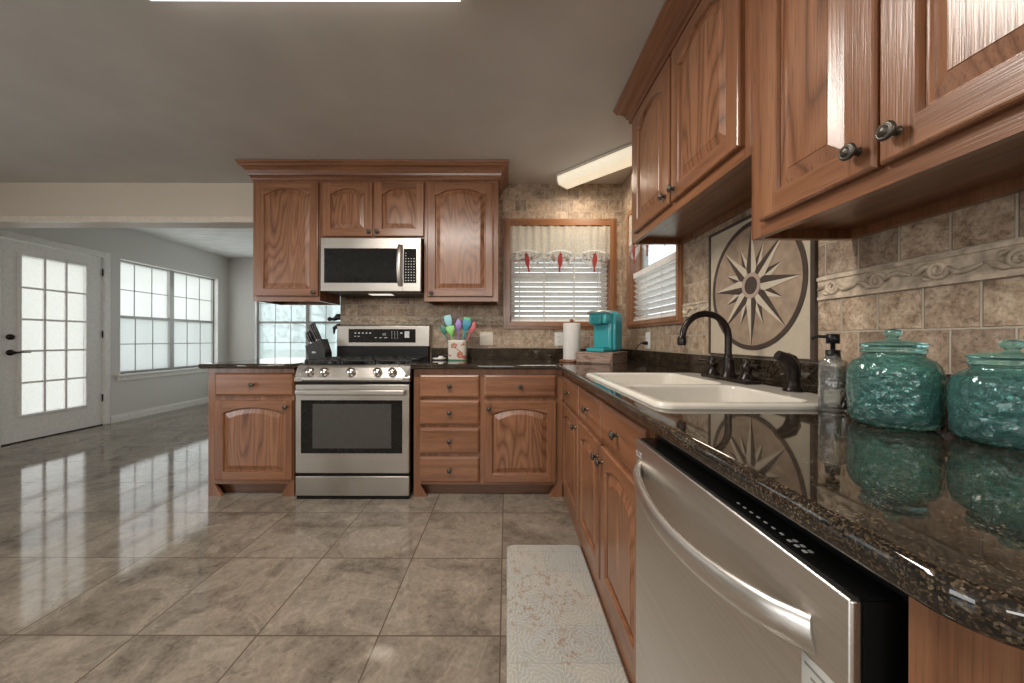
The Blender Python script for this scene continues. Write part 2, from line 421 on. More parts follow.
# ---------------------------------------------------------------- far room windows (aluminium, double pairs)
def win_pair(root, to3, a0, a1, z0, z1, zm, glass_up, glass_lo):
    """to3(u, d, z): u along the wall, d depth into the wall"""
    def bx(mb, u0, u1, d0, d1, zz0, zz1):
        p = [to3(u, d, z) for z in (zz0, zz1) for u, d in ((u0, d0), (u1, d0), (u1, d1), (u0, d1))]
        mb.add(p, [(3, 2, 1, 0), (4, 5, 6, 7), (0, 1, 5, 4), (1, 2, 6, 5), (2, 3, 7, 6), (3, 0, 4, 7)])
    mid = (a0 + a1) / 2; f = .028
    fr = MB(); bx(fr, a0, a1, .07, .12, z0, z0 + f); bx(fr, a0, a1, .07, .12, z1 - f, z1)
    for u in (a0, a1 - f): bx(fr, u, u + f, .07, .12, z0, z1)
    bx(fr, mid - .035, mid + .035, .065, .12, z0, z1)
    frame = fr.build('window_frame', ALU, root)
    for (u0, u1) in ((a0 + f, mid - .035), (mid + .035, a1 - f)):
        mr = MB(); bx(mr, u0, u1, .072, .105, zm - .018, zm + .018); mr.build('meeting_rail', ALU, root)
        for (b0, b1, dd, gm) in ((zm, z1 - f, .10, glass_up), (z0 + f, zm, .085, glass_lo)):
            g = MB(); bx(g, u0, u1, dd, dd + .004, b0, b1); p = g.build('pane', gm, root)
            k = MB()
            for i in (1, 2):
                u = u0 + (u1 - u0) * i / 3; bx(k, u - .006, u + .006, dd - .006, dd - .001, b0, b1)
            zz = (b0 + b1) / 2; bx(k, u0, u1, dd - .006, dd - .001, zz - .006, zz + .006)
            k.build('muntin', MUNT, p)
w1 = sempty('window_1')
win_pair(w1, lambda u, d, z: (XL - d, u, z), WL[0], WL[1], WL[2], WL[3], 1.385, FROSTW, FROSTS)
s = MB(); s.box(XL - .07, XL + .045, WL[0] - .05, WL[1] + .05, WL[2] - .028, WL[2], bev=.005); s.box(XL, XL + .018, WL[0] - .03, WL[1] + .03, WL[2] - .085, WL[2] - .028)
s.build('window_sill', TRIMP, w1)
s = MB(); r_ = .006
s.box(XL - .07, XL + .001, WL[1] - r_, WL[1], WL[2], WL[3]); s.box(XL - .07, XL + .001, WL[0], WL[0] + r_, WL[2], WL[3]); s.box(XL - .07, XL + .001, WL[0], WL[1], WL[3] - r_, WL[3])
s.build('window_reveal', TRIMP, w1)
w2 = sempty('window_2')
win_pair(w2, lambda u, d, z: (u, YB + d, z), WF[0], WF[1], WF[2], WF[3], 1.40, HAZY, HAZY)
s = MB(); s.box(WF[0] - .05, WF[1] + .05, YB - .045, YB + .07, WF[2] - .028, WF[2], bev=.005); s.build('window_sill', TRIMP, w2)
w5 = sempty('added_window_5')  # unseen window added behind the camera to bring in fill light
win_pair(w5, lambda u, d, z: (u, YF - d, z), WK[0], WK[1], WK[2], WK[3], 1.81, FROSTW, FROSTW)
w6 = sempty('added_window_6')  # unseen window added in the left wall around the side fill light
win_pair(w6, lambda u, d, z: (XL - d, u, z), WS[0], WS[1], WS[2], WS[3], 1.3, FROSTW, FROSTW)

# ---------------------------------------------------------------- left door
d1 = sempty('door_1')
mb = MB(); gy0, gy1, gz0, gz1 = 3.625, 4.18, .285, 1.965; dx0, dx1 = XL - .045, XL - .003
mb.box(dx0, dx1, DR[0] + .015, gy0, .012, DR[3] - .012); mb.box(dx0, dx1, gy1, DR[1] - .015, .012, DR[3] - .012)
mb.box(dx0, dx1, gy0, gy1, .012, gz0); mb.box(dx0, dx1, gy0, gy1, gz1, DR[3] - .012)
slab = mb.build('door_slab', WHITEP, d1)
mb = MB(); e = .028
for (a, b, c, d) in ((gy0 - e, gy0, gz0 - e, gz1 + e), (gy1, gy1 + e, gz0 - e, gz1 + e), (gy0, gy1, gz0 - e, gz0), (gy0, gy1, gz1, gz1 + e)):
    mb.box(XL - .004, XL + .010, a, b, c, d, bev=.004)
mb.build('glazing_frame', WHITEP, d1)
pn = MB().box(XL - .026, XL - .020, gy0, gy1, gz0, gz1).build('pane', FROST, d1)
mb = MB()
for i in (1, 2):
    y = gy0 + (gy1 - gy0) * i / 3; mb.box(XL - .019, XL + .006, y - .011, y + .011, gz0, gz1, bev=.004)
for i in range(1, 5):
    z = gz0 + (gz1 - gz0) * i / 5; mb.box(XL - .019, XL + .005, gy0, gy1, z - .011, z + .011, bev=.004)
mb.build('muntin', WHITEP, pn)
mb = MB(); c = .068
mb.box(XL, XL + .018, DR[1] - .002, DR[1] + c, 0, DR[3] + c, bev=.005); mb.box(XL, XL + .018, DR[0] - c, DR[0] + .002, 0, DR[3] + c, bev=.005)
mb.box(XL, XL + .018, DR[0] + .003, DR[1] - .003, DR[3] - .002, DR[3] + c, bev=.005)
mb.build('door_casing', TRIMP, d1)
MB().box(XL - .06, XL + .004, DR[0], DR[1], 0, .012).build('threshold', BLACK, d1)
mb = MB(); mb.lathe([(.030, 0), (.030, .008), (.012, .012), (.011, .045), (.014, .055)], (XL - .003, 3.545, .945), (1, 0, 0))
mb.tube([(XL + .048, 3.545, .945), (XL + .050, 3.60, .948), (XL + .048, 3.665, .944)], [.010, .009, .006], 8); mb.build('door_handle', BRONZE, d1)
MB().lathe([(.030, 0), (.030, .012), (.022, .018), (.010, .020), (.010, .032)], (XL - .003, 3.545, 1.105), (1, 0, 0)).build('deadbolt', BRONZE, d1)
for z in (.30, 1.10, 1.88):
    MB().lathe([(.007, 0), (.007, .09)], (XL + .006, DR[1] - .010, z), n=8).build('hinge', BRONZE, d1)

# ---------------------------------------------------------------- kitchen windows: casing, sash, glass
def kitchen_window(root, to3, u0, u1, z0, z1, c=.052):
    def bx(mb, a0, a1, d0, d1, b0, b1, mi=0):
        p = [to3(u, d, z) for z in (b0, b1) for u, d in ((a0, d0), (a1, d0), (a1, d1), (a0, d1))]
        mb.add(p, [(3, 2, 1, 0), (4, 5, 6, 7), (0, 1, 5, 4), (1, 2, 6, 5), (2, 3, 7, 6), (3, 0, 4, 7)], mi)
    mb = MB()
    for k, t in ((c, -.014), (c * .55, -.022)):     # stepped casing
        i_ = .004 if k == c else .0058
        bx(mb, u0 - k, u0 + i_, t, -.0004, z0 - k, z1 + k); bx(mb, u1 - i_, u1 + k, t, -.0004, z0 - k, z1 + k)
        bx(mb, u0 + i_, u1 - i_, t, -.0004, z1 - i_, z1 + k, 1); bx(mb, u0 + i_, u1 - i_, t, -.0004, z0 - k, z0 + i_, 1)
    for a in (u0, u1 - .008): bx(mb, a, a + .008, 0, .089, z0, z1)
    bx(mb, u0 + .008, u1 - .008, 0, .089, z0, z0 + .008, 1); bx(mb, u0 + .008, u1 - .008, 0, .089, z1 - .008, z1, 1)
    mb.build('casing', [OAKL, OAKLH], root)
    zm = 1.635; mb = MB()
    for a in (u0 + .008, u1 - .048): bx(mb, a, a + .04, .09, .13, z0 + .008, z1 - .008)
    bx(mb, u0 + .008, u1 - .008, .09, .13, z0 + .008, z0 + .055); bx(mb, u0 + .008, u1 - .008, .09, .13, z1 - .05, z1 - .008)
    bx(mb, u0 + .008, u1 - .008, .085, .13, zm - .022, zm + .022)
    mb.build('sash', plain('grey_vinyl', (.45, .45, .44), .4), root)
    mb = MB(); bx(mb, u0 + .045, u1 - .045, .108, .112, z0 + .05, z1 - .045); mb.build('pane', CLEAR, root)
w3 = sempty('window_3'); kitchen_window(w3, lambda u, d, z: (u, YW + d, z), *WB)
w4 = sempty('window_4'); kitchen_window(w4, lambda u, d, z: (XR + d, u, z), *WR, c=.038)

def blind(label, loc, rz, W, Hh, tilt):
    t = thing('window_blind', label, 'blind', loc, rz, 'white wooden blinds')
    mb = MB().box(-W / 2, W / 2, -.025, .025, Hh - .045, Hh, bev=.004); mb.build('headrail', SLAT, t, False)
    mb = MB(); n = int((Hh - .09) / .0425) + 1
    M0 = Matrix.Rotation(tilt, 4, 'X')
    for i in range(n):
        zz = Hh - .07 - i * .0425
        mb.box(-W / 2 + .004, W / 2 - .004, -.024, .024, -.0014, .0014, M=Matrix.Translation((0, 0, zz)) @ M0)
    mb.build('slat', SLAT, t, False)
    mb = MB().box(-W / 2, W / 2, -.024, .024, .004, .022, bev=.004); mb.build('bottom_rail', SLAT, t, False)
    for u in (-W / 2 + W * f for f in (.09, .345, .655, .91)):
        mb = MB()
        for y in (-.026, .026): mb.box(u - .0035, u + .0035, y - .0006, y + .0006, .01, Hh - .03)
        mb.build('ladder_tape', CORD, t, False)
    return t
blind('white slatted wooden blind in the window beside the stove cabinets', (.4625, YW + .045, WB[2] + .006), 0, .85, .83, R(-36))
blind('short white slatted blind covering the lower side window by the sink faucet', (XR + .045, 2.3925, WR[2] + .009), R(-90), .780, .39, R(-36))

# ---------------------------------------------------------------- valances with cardinals
RED = plain('cardinal_red', (.30, .03, .028), .8); SPRIG = plain('grey_green_sprig', (.20, .21, .17), .9); BERRY = plain('rust_berry', (.40, .12, .08), .8)
SNOW = plain('white_embroidery', (.85, .85, .84), .9); MASK = plain('dark_embroidery', (.05, .04, .04), .9)
def valance(label, loc, rz, W):
    t = thing('valance', label, 'curtain', loc, rz, 'cardinal valances')
    rod = MB().tube([(-W / 2, 0, -.012), (W / 2, 0, -.012)], .006, 8); rod.build('curtain_rod', WHITE, t, False)
    def yy(x, z): return -.012 + .007 * sin(x * 95) * (1 - .3 * z) + .004 * sin(x * 41 + 1)
    nx = 160
    def sheet(zt, zb, nz=8):
        L = []
        for j in range(nz + 1):
            row = []
            for i in range(nx + 1):
                x = -W / 2 + W * i / nx; b = zb(x); z = zt + (b - zt) * j / nz
                row.append((x, yy(x, -z / .3), z))
            L.append(row)
        return L
    cx = [-W / 2 + W * f for f in (.17, .5, .84)]
    def body_b(x): return -.245 + .0 * x
    mb = MB().loops(sheet(0, body_b), 0, True, False); mb.build('fabric', SHEER, t, False)
    def lace_b(x):
        d = min(abs(x - c) for c in cx); return -.285 - .085 * max(0, 1 - (d / .115) ** 2) + .006 * sin(x * 160)
    hem = MB().loops([[(x, y - .001, z) for x, y, z in r] for r in sheet(-.235, lace_b)], 0, True, False)
    rnd = random.Random(3)
    for ci, c in enumerate(cx):
        s = 1 if ci % 2 == 0 else -1
        out = [(.0, .085), (.006, .066), (.014, .055), (.021, .03), (.022, 0), (.016, -.028), (.012, -.045), (.014, -.092), (.002, -.095), (-.003, -.05), (-.014, -.025), (-.020, .005), (-.018, .035), (-.012, .05), (-.016, .058), (-.008, .065)]
        tw = .10 * (1 if ci < 1 else -1 if ci > 1 else 0)
        P = [(x * s * cos(tw) - z * sin(tw), x * s * sin(tw) + z * cos(tw)) for x, z in out]
        mb = MB().prism(P, lambda p, q, k, c=c: (c + p, -.024 + k, -.31 + q), 0, .004)
        b = mb.build('cardinal_motif', RED, t, False)
        hem.lathe([(.006, 0), (.005, .003)], (c - .010 * s, -.025, -.25), (0, -1, 0), 8, 4)
        for k in range(26):
            a = rnd.uniform(-1.1, 1.1); r = rnd.uniform(.03, .12); px = c + (r * 1.05) * (1 if k % 2 else -1) * cos(a * .6); pz = -.285 + r * sin(a) * .45
            l = rnd.uniform(.008, .018); th = rnd.uniform(0, 6.28)
            q = [(px + l * cos(th), pz + l * sin(th)), (px - .35 * l * sin(th), pz + .35 * l * cos(th)), (px - l * cos(th), pz - l * sin(th)), (px + .35 * l * sin(th), pz - .35 * l * cos(th))]
            hem.prism(q, lambda p, q_, kk: (p, -.022 + kk, q_), 0, .002, 1 if k % 3 else 2)
        for k in range(14):
            u = -.09 + .18 * k / 13; hem.lathe([(.007, 0), (.006, .002)], (c + u, -.022, -.235 + .02 * (1 - (u / .09) ** 2)), (0, -1, 0), 8, 3)
    hem.build('lace_hem', [LACE, SPRIG, BERRY, SNOW, MASK], t, False)
    return t
valance('cream sheer valance with three red cardinals over the window by the stove cabinets', (.4625, YW - .002, 2.075), 0, .868)
valance('cream valance with red cardinals partly hidden over the side window', (XR - .002, 2.3925, 2.075), R(-90), .785)

# ---------------------------------------------------------------- cabinet parts (local frame: x right, y back, z up, front at y=0)
def make_knob(s=1.0):
    mb = MB().lathe([(.0085 * s, 0), (.007 * s, .003), (.0055 * s, .010), (.008 * s, .015), (.0155 * s, .018), (.0165 * s, .021), (.0150 * s, .0245), (.0115 * s, .0255), (.0105 * s, .0245), (.009 * s, .0275), (.005 * s, .030), (.0006, .0305)], (0, 0, 0), (0, -1, 0), 18)
    me = mb.build('knob', KNOBM)
    return me
KN0 = make_knob()
KNOB_USED = [False]
def knob(parent, x, z, t=.02):
    if not KNOB_USED[0]:
        KNOB_USED[0] = True; KN0.parent = parent; KN0.location = (x, -t, z); return KN0
    return copy_child(KN0, 'knob', parent, (x, -t, z))
def door(root, x0, x1, z0, z1, rise=.04, style='cath', t=.02, st=.058, kx=None, kz=None):
    fb = .006
    mb = MB()
    rb = [(x0, z0), (x1, z0), (x1, z1), (x0, z1)]
    ri = [(x0 + fb, z0 + fb), (x1 - fb, z0 + fb), (x1 - fb, z1 - fb), (x0 + fb, z1 - fb)]
    mb.loops([[(x, 0, z) for x, z in rb], [(x, -t + .006, z) for x, z in rb], [(x, -t + .0015, z) for x, z in [(x0 + .003, z0 + .003), (x1 - .003, z0 + .003), (x1 - .003, z1 - .003), (x0 + .003, z1 - .003)]], [(x, -t, z) for x, z in ri]], 0, cap0=True)
    a0, a1, b0 = x0 + st, x1 - st, z0 + st
    zt = z1 - st * .82 - rise                      # shoulder height
    NA = 22
    def arch(u):
        if style == 'cath':
            v = (u - .07) / .86
            return 0 if v <= 0 or v >= 1 else sin(pi * v) ** .62
        return 1 - (2 * u - 1) ** 2
    def loop(d):
        L = [(a0 + d, b0 + d), (a1 - d, b0 + d)]
        for i in range(NA + 1):
            u = 1 - i / NA; L.append((a0 + d + (a1 - a0 - 2 * d) * u, zt - d + rise * arch(u)))
        return L
    o = loop(0)
    Y = -t
    mb.add([(ri[0][0], Y, ri[0][1]), (a0, Y, ri[0][1]), (a0, Y, ri[3][1]), (ri[3][0], Y, ri[3][1])], [(0, 1, 2, 3)], 0)
    mb.add([(a1, Y, ri[0][1]), (ri[1][0], Y, ri[0][1]), (ri[2][0], Y, ri[2][1]), (a1, Y, ri[2][1])], [(0, 1, 2, 3)], 0)
    mb.add([(a0, Y, ri[0][1]), (a1, Y, ri[0][1]), (a1, Y, b0), (a0, Y, b0)], [(0, 1, 2, 3)], 1)
    top = [(x, Y, z) for x, z in o[2:]]; up = [(x, Y, ri[2][1]) for x, z in o[2:]]
    mb.loops([top, up], 1, False, False)
    mb.loops([[(x, -t, z) for x, z in o], [(x, -t + .003, z) for x, z in loop(.003)], [(x, -t + .011, z) for x, z in loop(.006)]], 0)
    d = mb.build('door', [OAKV, OAKH], root, False)
    p = MB(); L1, L2, L3 = loop(.0055), loop(.011), loop(.040)
    p.loops([[(x, -t + .012, z) for x, z in L1], [(x, -t + .012, z) for x, z in L2], [(x, -t + .0035, z) for x, z in L3], [(x, -t + .002, z) for x, z in loop(.0415)]], 0)
    Lf = loop(.0415); p.add([(x, -t + .002, z) for x, z in Lf], [tuple(q) for q in tessellate_polygon([[Vector((x, z, 0)) for x, z in Lf]])])
    p.build('panel', OAKC, d, False)
    if kx is not None: knob(d, kx, kz, t)
    return d
def drawer(root, x0, x1, z0, z1, t=.02, knobs=True):
    def r(d): return [(x0 + d, z0 + d), (x1 - d, z0 + d), (x1 - d, z1 - d), (x0 + d, z1 - d)]
    mb = MB().loops([[(x, y, z) for x, z in r(d)] for d, y in ((0, 0), (0, -t + .009), (.003, -t + .005), (.010, -t + .002), (.014, -t))], 0, cap0=True, cap1=True)
    dr = mb.build('drawer', OAKH, root, False)
    if knobs: knob(dr, (x0 + x1) / 2, (z0 + z1) / 2, t)
    return dr
def base_body(root, W, D, top=.888, foot=True, feet=(.075, .075)):
    mb = MB()
    z0 = .085 if foot else 0
    mb.box(0, W, 0, .02, z0 + .036, top, 0); mb.box(.04, W - .04, 0, .02, z0, z0 + .036, 1); mb.box(0, .04, 0, .02, z0, z0 + .036); mb.box(W - .04, W, 0, .02, z0, z0 + .036)
    mb.box(0, .016, .02, D, 0 if not foot else 0, top); mb.box(W - .016, W, .02, D, 0, top); mb.box(.016, W - .016, .02, D, .09, .105); mb.box(.016, W - .016, D - .01, D, .105, top)
    if foot:
        for sgn, x, wd in ((1, 0, feet[0]), (-1, W, feet[1])):
            if not wd: continue
            mb.prism([(x, 0), (x + sgn * wd * 1.25, 0), (x + sgn * wd * .6, .085), (x, .085)], lambda p, q, k: (p, k, q), 0, .02)
    mb.build('body', [OAKV, OAKH], root, False)
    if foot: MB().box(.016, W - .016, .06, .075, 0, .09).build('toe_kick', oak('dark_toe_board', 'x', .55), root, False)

def base_cab(label, loc, rz, W, D, fronts, foot=True, feet=(.075, .075)):
    t = thing('base_cabinet', label, 'cabinet', loc, rz, 'oak base cabinets')
    base_body(t, W, D, foot=foot, feet=feet)
    for f in fronts:
        if f[0] == 'drawer': drawer(t, *f[1:])
        else: door(t, *f[1:5], rise=.036, style='brow', kx=f[5], kz=f[6])
    return t
CY = 2.39
X0 = -2.064
base_cab('oak base cabinet with one drawer and arched door left of the stove', (X0, CY, 0), 0, .595, YW - CY - .001,
         [('drawer', .055, .59, .70, .855), ('door', .055, .59, .118, .667, .553, .625)])
X0 = -.641
base_cab('oak base cabinet with a stack of drawers right of the stove', (X0, CY, 0), 0, 1.030, YW - CY - .023,
         [('drawer', .045, .456, .690, .848), ('drawer', .045, .456, .502, .672), ('drawer', .045, .456, .305, .477), ('drawer', .045, .456, .105, .280),
          ('drawer', .486, .985, .690, .848), ('door', .486, .985, .105, .662, .520, .615)], feet=(.075, .075))
# right-hand run: local x runs towards the camera (world -Y), front faces -X
RX = .395
base_cab('narrow oak base cabinet in the corner beyond the sink', (RX, CY - .002, 0), R(-90), .575, .58,
         [('drawer', .06, .563, .690, .845), ('door', .06, .563, .12, .668, .52, .615)], foot=False)
t_sink = base_cab('oak sink base cabinet with two doors beside the dishwasher', (RX, 1.811, 0), R(-90), .896, .58,
         [('drawer', .012, .420, .690, .845), ('drawer', .435, .860, .690, .845), ('door', .012, .420, .12, .668, .392, .61), ('door', .435, .860, .12, .668, .463, .61)], foot=False)

def upper_cab(label, loc, rz, W, D, zb, zt, doors, knobs_at, rise=.045):
    t = thing('wall_cabinet', label, 'cabinet', loc, rz, 'oak wall cabinets')
    z1 = zt - zb
    mb = MB(); mb.box(0, W, 0, .02, .044, z1); mb.box(.035, W - .035, 0, .02, 0, .044, 1); mb.box(0, .035, 0, .02, 0, .044); mb.box(W - .035, W, 0, .02, 0, .044); mb.box(0, .018, .02, D, 0, z1); mb.box(W - .018, W, .02, D, 0, z1)
    mb.box(.018, W - .018, .02, D, z1 - .02, z1); mb.box(.018, W - .018, D - .02, D, .0, z1 - .02)
    mb.build('body', [OAKV, OAKH], t, False)
    MB().box(.018, W - .018, .02, D - .02, .026, .044).build('bottom_panel', OAKH, t, False)
    for (a, b, c, d), (kx, kz) in zip(doors, knobs_at): door(t, a, b, c, d, rise=rise, kx=kx, kz=kz)
    return t
UY, UZ = 2.675, 1.385; UT = 2.438
x = -1.966; D_ = YW - UY - .001
upper_cab('tall oak wall cabinet left of the microwave under the beam', (x, UY, UZ), 0, .519, D_, UZ, UT, [(.032, .512, .035, .915)], [(.482, .062)])
upper_cab('short two-door oak wall cabinet above the microwave', (-1.446, UY, 1.872), 0, .806, D_, 1.872, UT, [(.026, .411, .010, .428), (.424, .820 - .012, .010, .428)], [(.386, .045), (.449, .045)], rise=.04)
upper_cab('tall oak wall cabinet between microwave and window', (-.639, UY, UZ), 0, .573, D_, UZ, UT, [(.028, .535, .035, .915)], [(.058, .062)])
UX = .71; DX = XR - UX - .001
upper_cab('high two-door oak wall cabinet over the sink next to side window', (UX, 1.96, 1.63), R(-90), .959, DX, 1.63, UT, [(.070, .485, .040, .672), (.505, .930, .040, .672)], [(.455, .085), (.535, .085)], rise=.05)
upper_cab('nearest low-hung oak wall cabinet above the aqua jars', (UX, 1.0, 1.379), R(-90), .715, DX, 1.379, UT, [(.052, .352, .036, .921), (.358, .66, .036, .921)], [(.322, .081), (.390, .081)], rise=.05)

CROWN = [(0, 2.322), (.010, 2.322), (.014, 2.330), (.014, 2.345), (.022, 2.352), (.026, 2.366), (.036, 2.384), (.052, 2.400), (.066, 2.408), (.070, 2.414), (.070, 2.422), (.078, 2.428), (.080, 2.442), (0, 2.442)]
def crown(label, path, mat):
    L = [[(x + o * dx, y + o * dy, z) for o, z in CROWN] for x, y, dx, dy in path]
    mb = MB().loops(L, 0, False, True); base = Vector((path[1][0], path[1][1], 2.322))
    o = mb.build('crown_molding', mat, None, False, loc=base); return tag(o, label, 'molding', 'oak crown moldings')
e = .0006
crown('stepped oak crown molding along the ceiling over the microwave cabinets', [(-1.966 - e, YW - .001, -1, 0), (-1.966 - e, UY - e, -1, -1), (-.066 + e, UY - e, 1, -1), (-.066 + e, YW - .001, 1, 0)], OAKH)
crown('stepped oak crown molding along the ceiling over the sink-side cabinets', [(XR - .001, 1.96 + e, 0, 1), (UX - e, 1.96 + e, -1, 1), (UX - e, .285 - e, -1, -1), (XR - .001, .285 - e, 0, -1)], OAKY)

# ---------------------------------------------------------------- granite worktops
CT, CB = .922, .8885
def slab_mesh(outline, holes=(), prof=((.010, 0), (.004, -.002), (.001, -.006), (0, -.012), (0, -.026), (.003, -.0305), (.010, -.0335)), top=CT):
    n = len(outline); P = [Vector(p) for p in outline]
    nr = []
    for i in range(n):
        a = (P[i] - P[i - 1]).normalized(); b = (P[(i + 1) % n] - P[i]).normalized()
        na, nb = Vector((-a.y, a.x)), Vector((-b.y, b.x)); m = (na + nb).normalized(); nr.append(m / max(.3, m.dot(na)))
    def ring(d, z): return [(p.x + q.x * d, p.y + q.y * d, top + z) for p, q in zip(P, nr)]
    mb = MB(); L = [ring(d, z) for d, z in prof]; mb.loops(L, 0, True)
    for k, z, rev in ((0, prof[0][1], False), (-1, prof[-1][1], True)):
        polys = [[Vector((x, y, 0)) for x, y, _ in L[k]]] + [[Vector((x, y, 0)) for x, y in h] for h in holes]
        flat = [p for q in polys for p in q]
        mb.add([(p.x, p.y, top + z) for p in flat], [tuple(t) for t in tessellate_polygon(polys)])
    for h in holes: mb.loops([[(x, y, top) for x, y in h], [(x, y, top - .0335) for x, y in h]], 0)
    return mb
def rrect(x0, x1, y0, y1, r, n=5):
    pts = []
    for cx, cy, a in ((x1 - r, y1 - r, 0), (x0 + r, y1 - r, 90), (x0 + r, y0 + r, 180), (x1 - r, y0 + r, 270)):
        for k in range(n + 1):
            t = R(a + 90 * k / n); pts.append((cx + r * cos(t), cy + r * sin(t)))
    return pts
SK = (.372, .905, .835, 1.640)
arc = [(.360 - .050 * cos(R(a)), .258 - .050 * sin(R(a))) for a in (0, 15, 30, 45, 60, 75, 90)]
outer = [(-.648, 2.335), (.33, 2.335), (.345, 2.325), (.347, 2.31), (.316, .9), ] + [(px_, py_) for px_, py_ in arc] + [(XR - .001, .208), (XR - .001, YW - .001), (-.648, YW - .001)]
t = thing('countertop', 'L-shaped brown-black granite worktop holding the sink', 'countertop', (.5, 2.5, CT))
slab_mesh(outer, [rrect(SK[0] + .02, SK[1] - .02, SK[2] + .02, SK[3] - .02, .04)]).build('slab', GRAN, t)
mb = MB(); mb.box(-.648, XR - .001, YW - .021, YW - .001, CT + .0005, 1.015, bev=.002); mb.box(XR - .021, XR - .001, .21, YW - .0215, CT + .0005, 1.015, bev=.002); mb.build('backsplash', GRAN, t)
t = thing('countertop', 'narrow dark granite worktop on the cabinet left of the stove', 'countertop', (-1.76, 2.7, CT))
slab_mesh([(-2.085, 2.335), (-1.447, 2.335), (-1.447, 3.14), (-2.085, 3.14)]).build('slab', GRAN, t)

# ---------------------------------------------------------------- tile border (listello) with scroll relief
LIST = plain('carved_stone_border', (.50, .41, .31), .5, var=.35, scale=45, bump=.003)
def listello(name, to3, segs, z0):
    mb = MB(); hh = .07
    for a, b in segs:
        for (d0, c0, c1) in ((.010, .060, .07), (.008, 0, .009), (.005, .009, .060)):
            p = [to3(u, d, z0 + z) for z in (c0, c1) for u, d in ((a, 0), (b, 0), (b, d0), (a, d0))]
            mb.add(p, [(3, 2, 1, 0), (4, 5, 6, 7), (0, 1, 5, 4), (1, 2, 6, 5), (2, 3, 7, 6), (3, 0, 4, 7)])
        n = max(1, round((b - a) / .125)); st = (b - a) / n
        for k in range(n):
            c = a + st * (k + .62); sg = 1 if k % 2 == 0 else -1
            sp = []
            for i in range(22):
                th = i / 21 * 3.6 * pi; r = .021 * (1 - .8 * i / 21)
                sp.append(to3(c + r * cos(th + pi), .006, z0 + .034 + sg * .002 + r * sin(th + pi) * sg))
            lead = [to3(a + st * (k + f), .006, z0 + .034 - sg * (.012 * sin(pi * f * 1.4) - .002)) for f in (.02, .14, .26, .36)]
            mb.tube(lead + sp, [.003, .006, .0075, .0065] + [.0062 - .0001 * q for q in range(22)], 8)
            lf = [to3(a + st * (k + f), .006, z0 + .034 + sg * g) for f, g in ((.66, .016), (.78, .014), (.90, .004), (1.0, -.004))]
            l2 = [to3(a + st * (k + f), .006, z0 + .034 - sg * g) for f, g in ((.70, .020), (.80, .016), (.88, .006))]
            mb.tube(l2, [.002, .006, .002], 8)
            mb.tube(lf, [.002, .0075, .0085, .002], 8)
    return struct(mb.build(name, LIST))
listello('trim_2', lambda u, d, z: (u, YW - d, z), [(-1.440, WB[0] - .056)], 1.217)
listello('trim_3', lambda u, d, z: (XR - d, u, z), [(.2, 1.103), (1.70, WR[0] - .040)], 1.217)

# ---------------------------------------------------------------- compass mosaic
CREAM = plain('cream_stone', (.50, .43, .33), .4, var=.05); TAN = plain('tan_travertine', (.33, .245, .175), .5, var=.18, scale=25)
CHOC = plain('chocolate_stone', (.062, .045, .036), .35, var=.15); LIGHTST = plain('pale_stone', (.56, .49, .38), .4, var=.06); PINK = plain('rose_stone', (.40, .30, .25), .4)
t = thing('compass_mosaic', 'square inlaid stone compass rose medallion on the wall behind faucet', 'mosaic', (XR, 1.398, 1.311))
cy, cz, hw, hz = 1.398, 1.311, .291, .288
def on(u, v, d): return (XR - d, cy - u, cz + v)     # u to the right as seen
def circ(r, n=64): return [(r * cos(2 * pi * k / n), r * sin(2 * pi * k / n)) for k in range(n)]
mb = MB()
for (a, b, c, d) in ((-hw, -hw + .011, -hz, hz), (hw - .016, hw, -hz, hz), (-hw + .011, hw - .016, hz - .012, hz), (-hw + .011, hw - .016, -hz, -hz + .005)):
    mb.prism([(a, c), (b, c), (b, d), (a, d)], lambda p, q, k: on(p, q, k), 0, .012)
mb.build('border', CHOC, t)
sq = [(-hw + .011, -hz + .005), (hw - .016, -hz + .005), (hw - .016, hz - .012), (-hw + .011, hz - .012)]
MB().prism(sq, on, 0, .006).build('corner_field', CREAM, t)
def ring(r0, r1, d0, d1, mat, name):
    A, B = circ(r0), circ(r1); mb = MB()
    mb.loops([[on(*p, d0) for p in B], [on(*p, d1) for p in B], [on(*p, d1) for p in A], [on(*p, d0) for p in A]], 0); return mb.build(name, mat, t)
ring(.243, .262, .006, .0085, CHOC, 'outer_ring')
MB().prism(circ(.243), on, .006, .0075).build('round_field', TAN, t)
def star(rl, rw, rin, a0, d, name):
    A, B = MB(), MB()
    for k in range(8):
        a = a0 + k * pi / 4; h = pi / 8
        tip = (rl * sin(a), rl * cos(a)); l = (rin * sin(a - rw), rin * cos(a - rw)); r = (rin * sin(a + rw), rin * cos(a + rw)); c = (.02 * sin(a), .02 * cos(a))
        B.prism([c, tip, l], on, .0075, d); A.prism([c, r, tip], on, .0075, d)
    A.build(name + '_light_half', LIGHTST, t); B.build(name + '_dark_half', CHOC, t)
star(.170, .24, .088, pi / 8, .0085, 'short_point')
star(.240, .40, .075, 0, .0095, 'long_point')
ring(.036, .052, .0075, .0112, PINK, 'centre_ring')
MB().prism(circ(.0365, 32), on, .0075, .0108).build('centre_disc', CHOC, t)

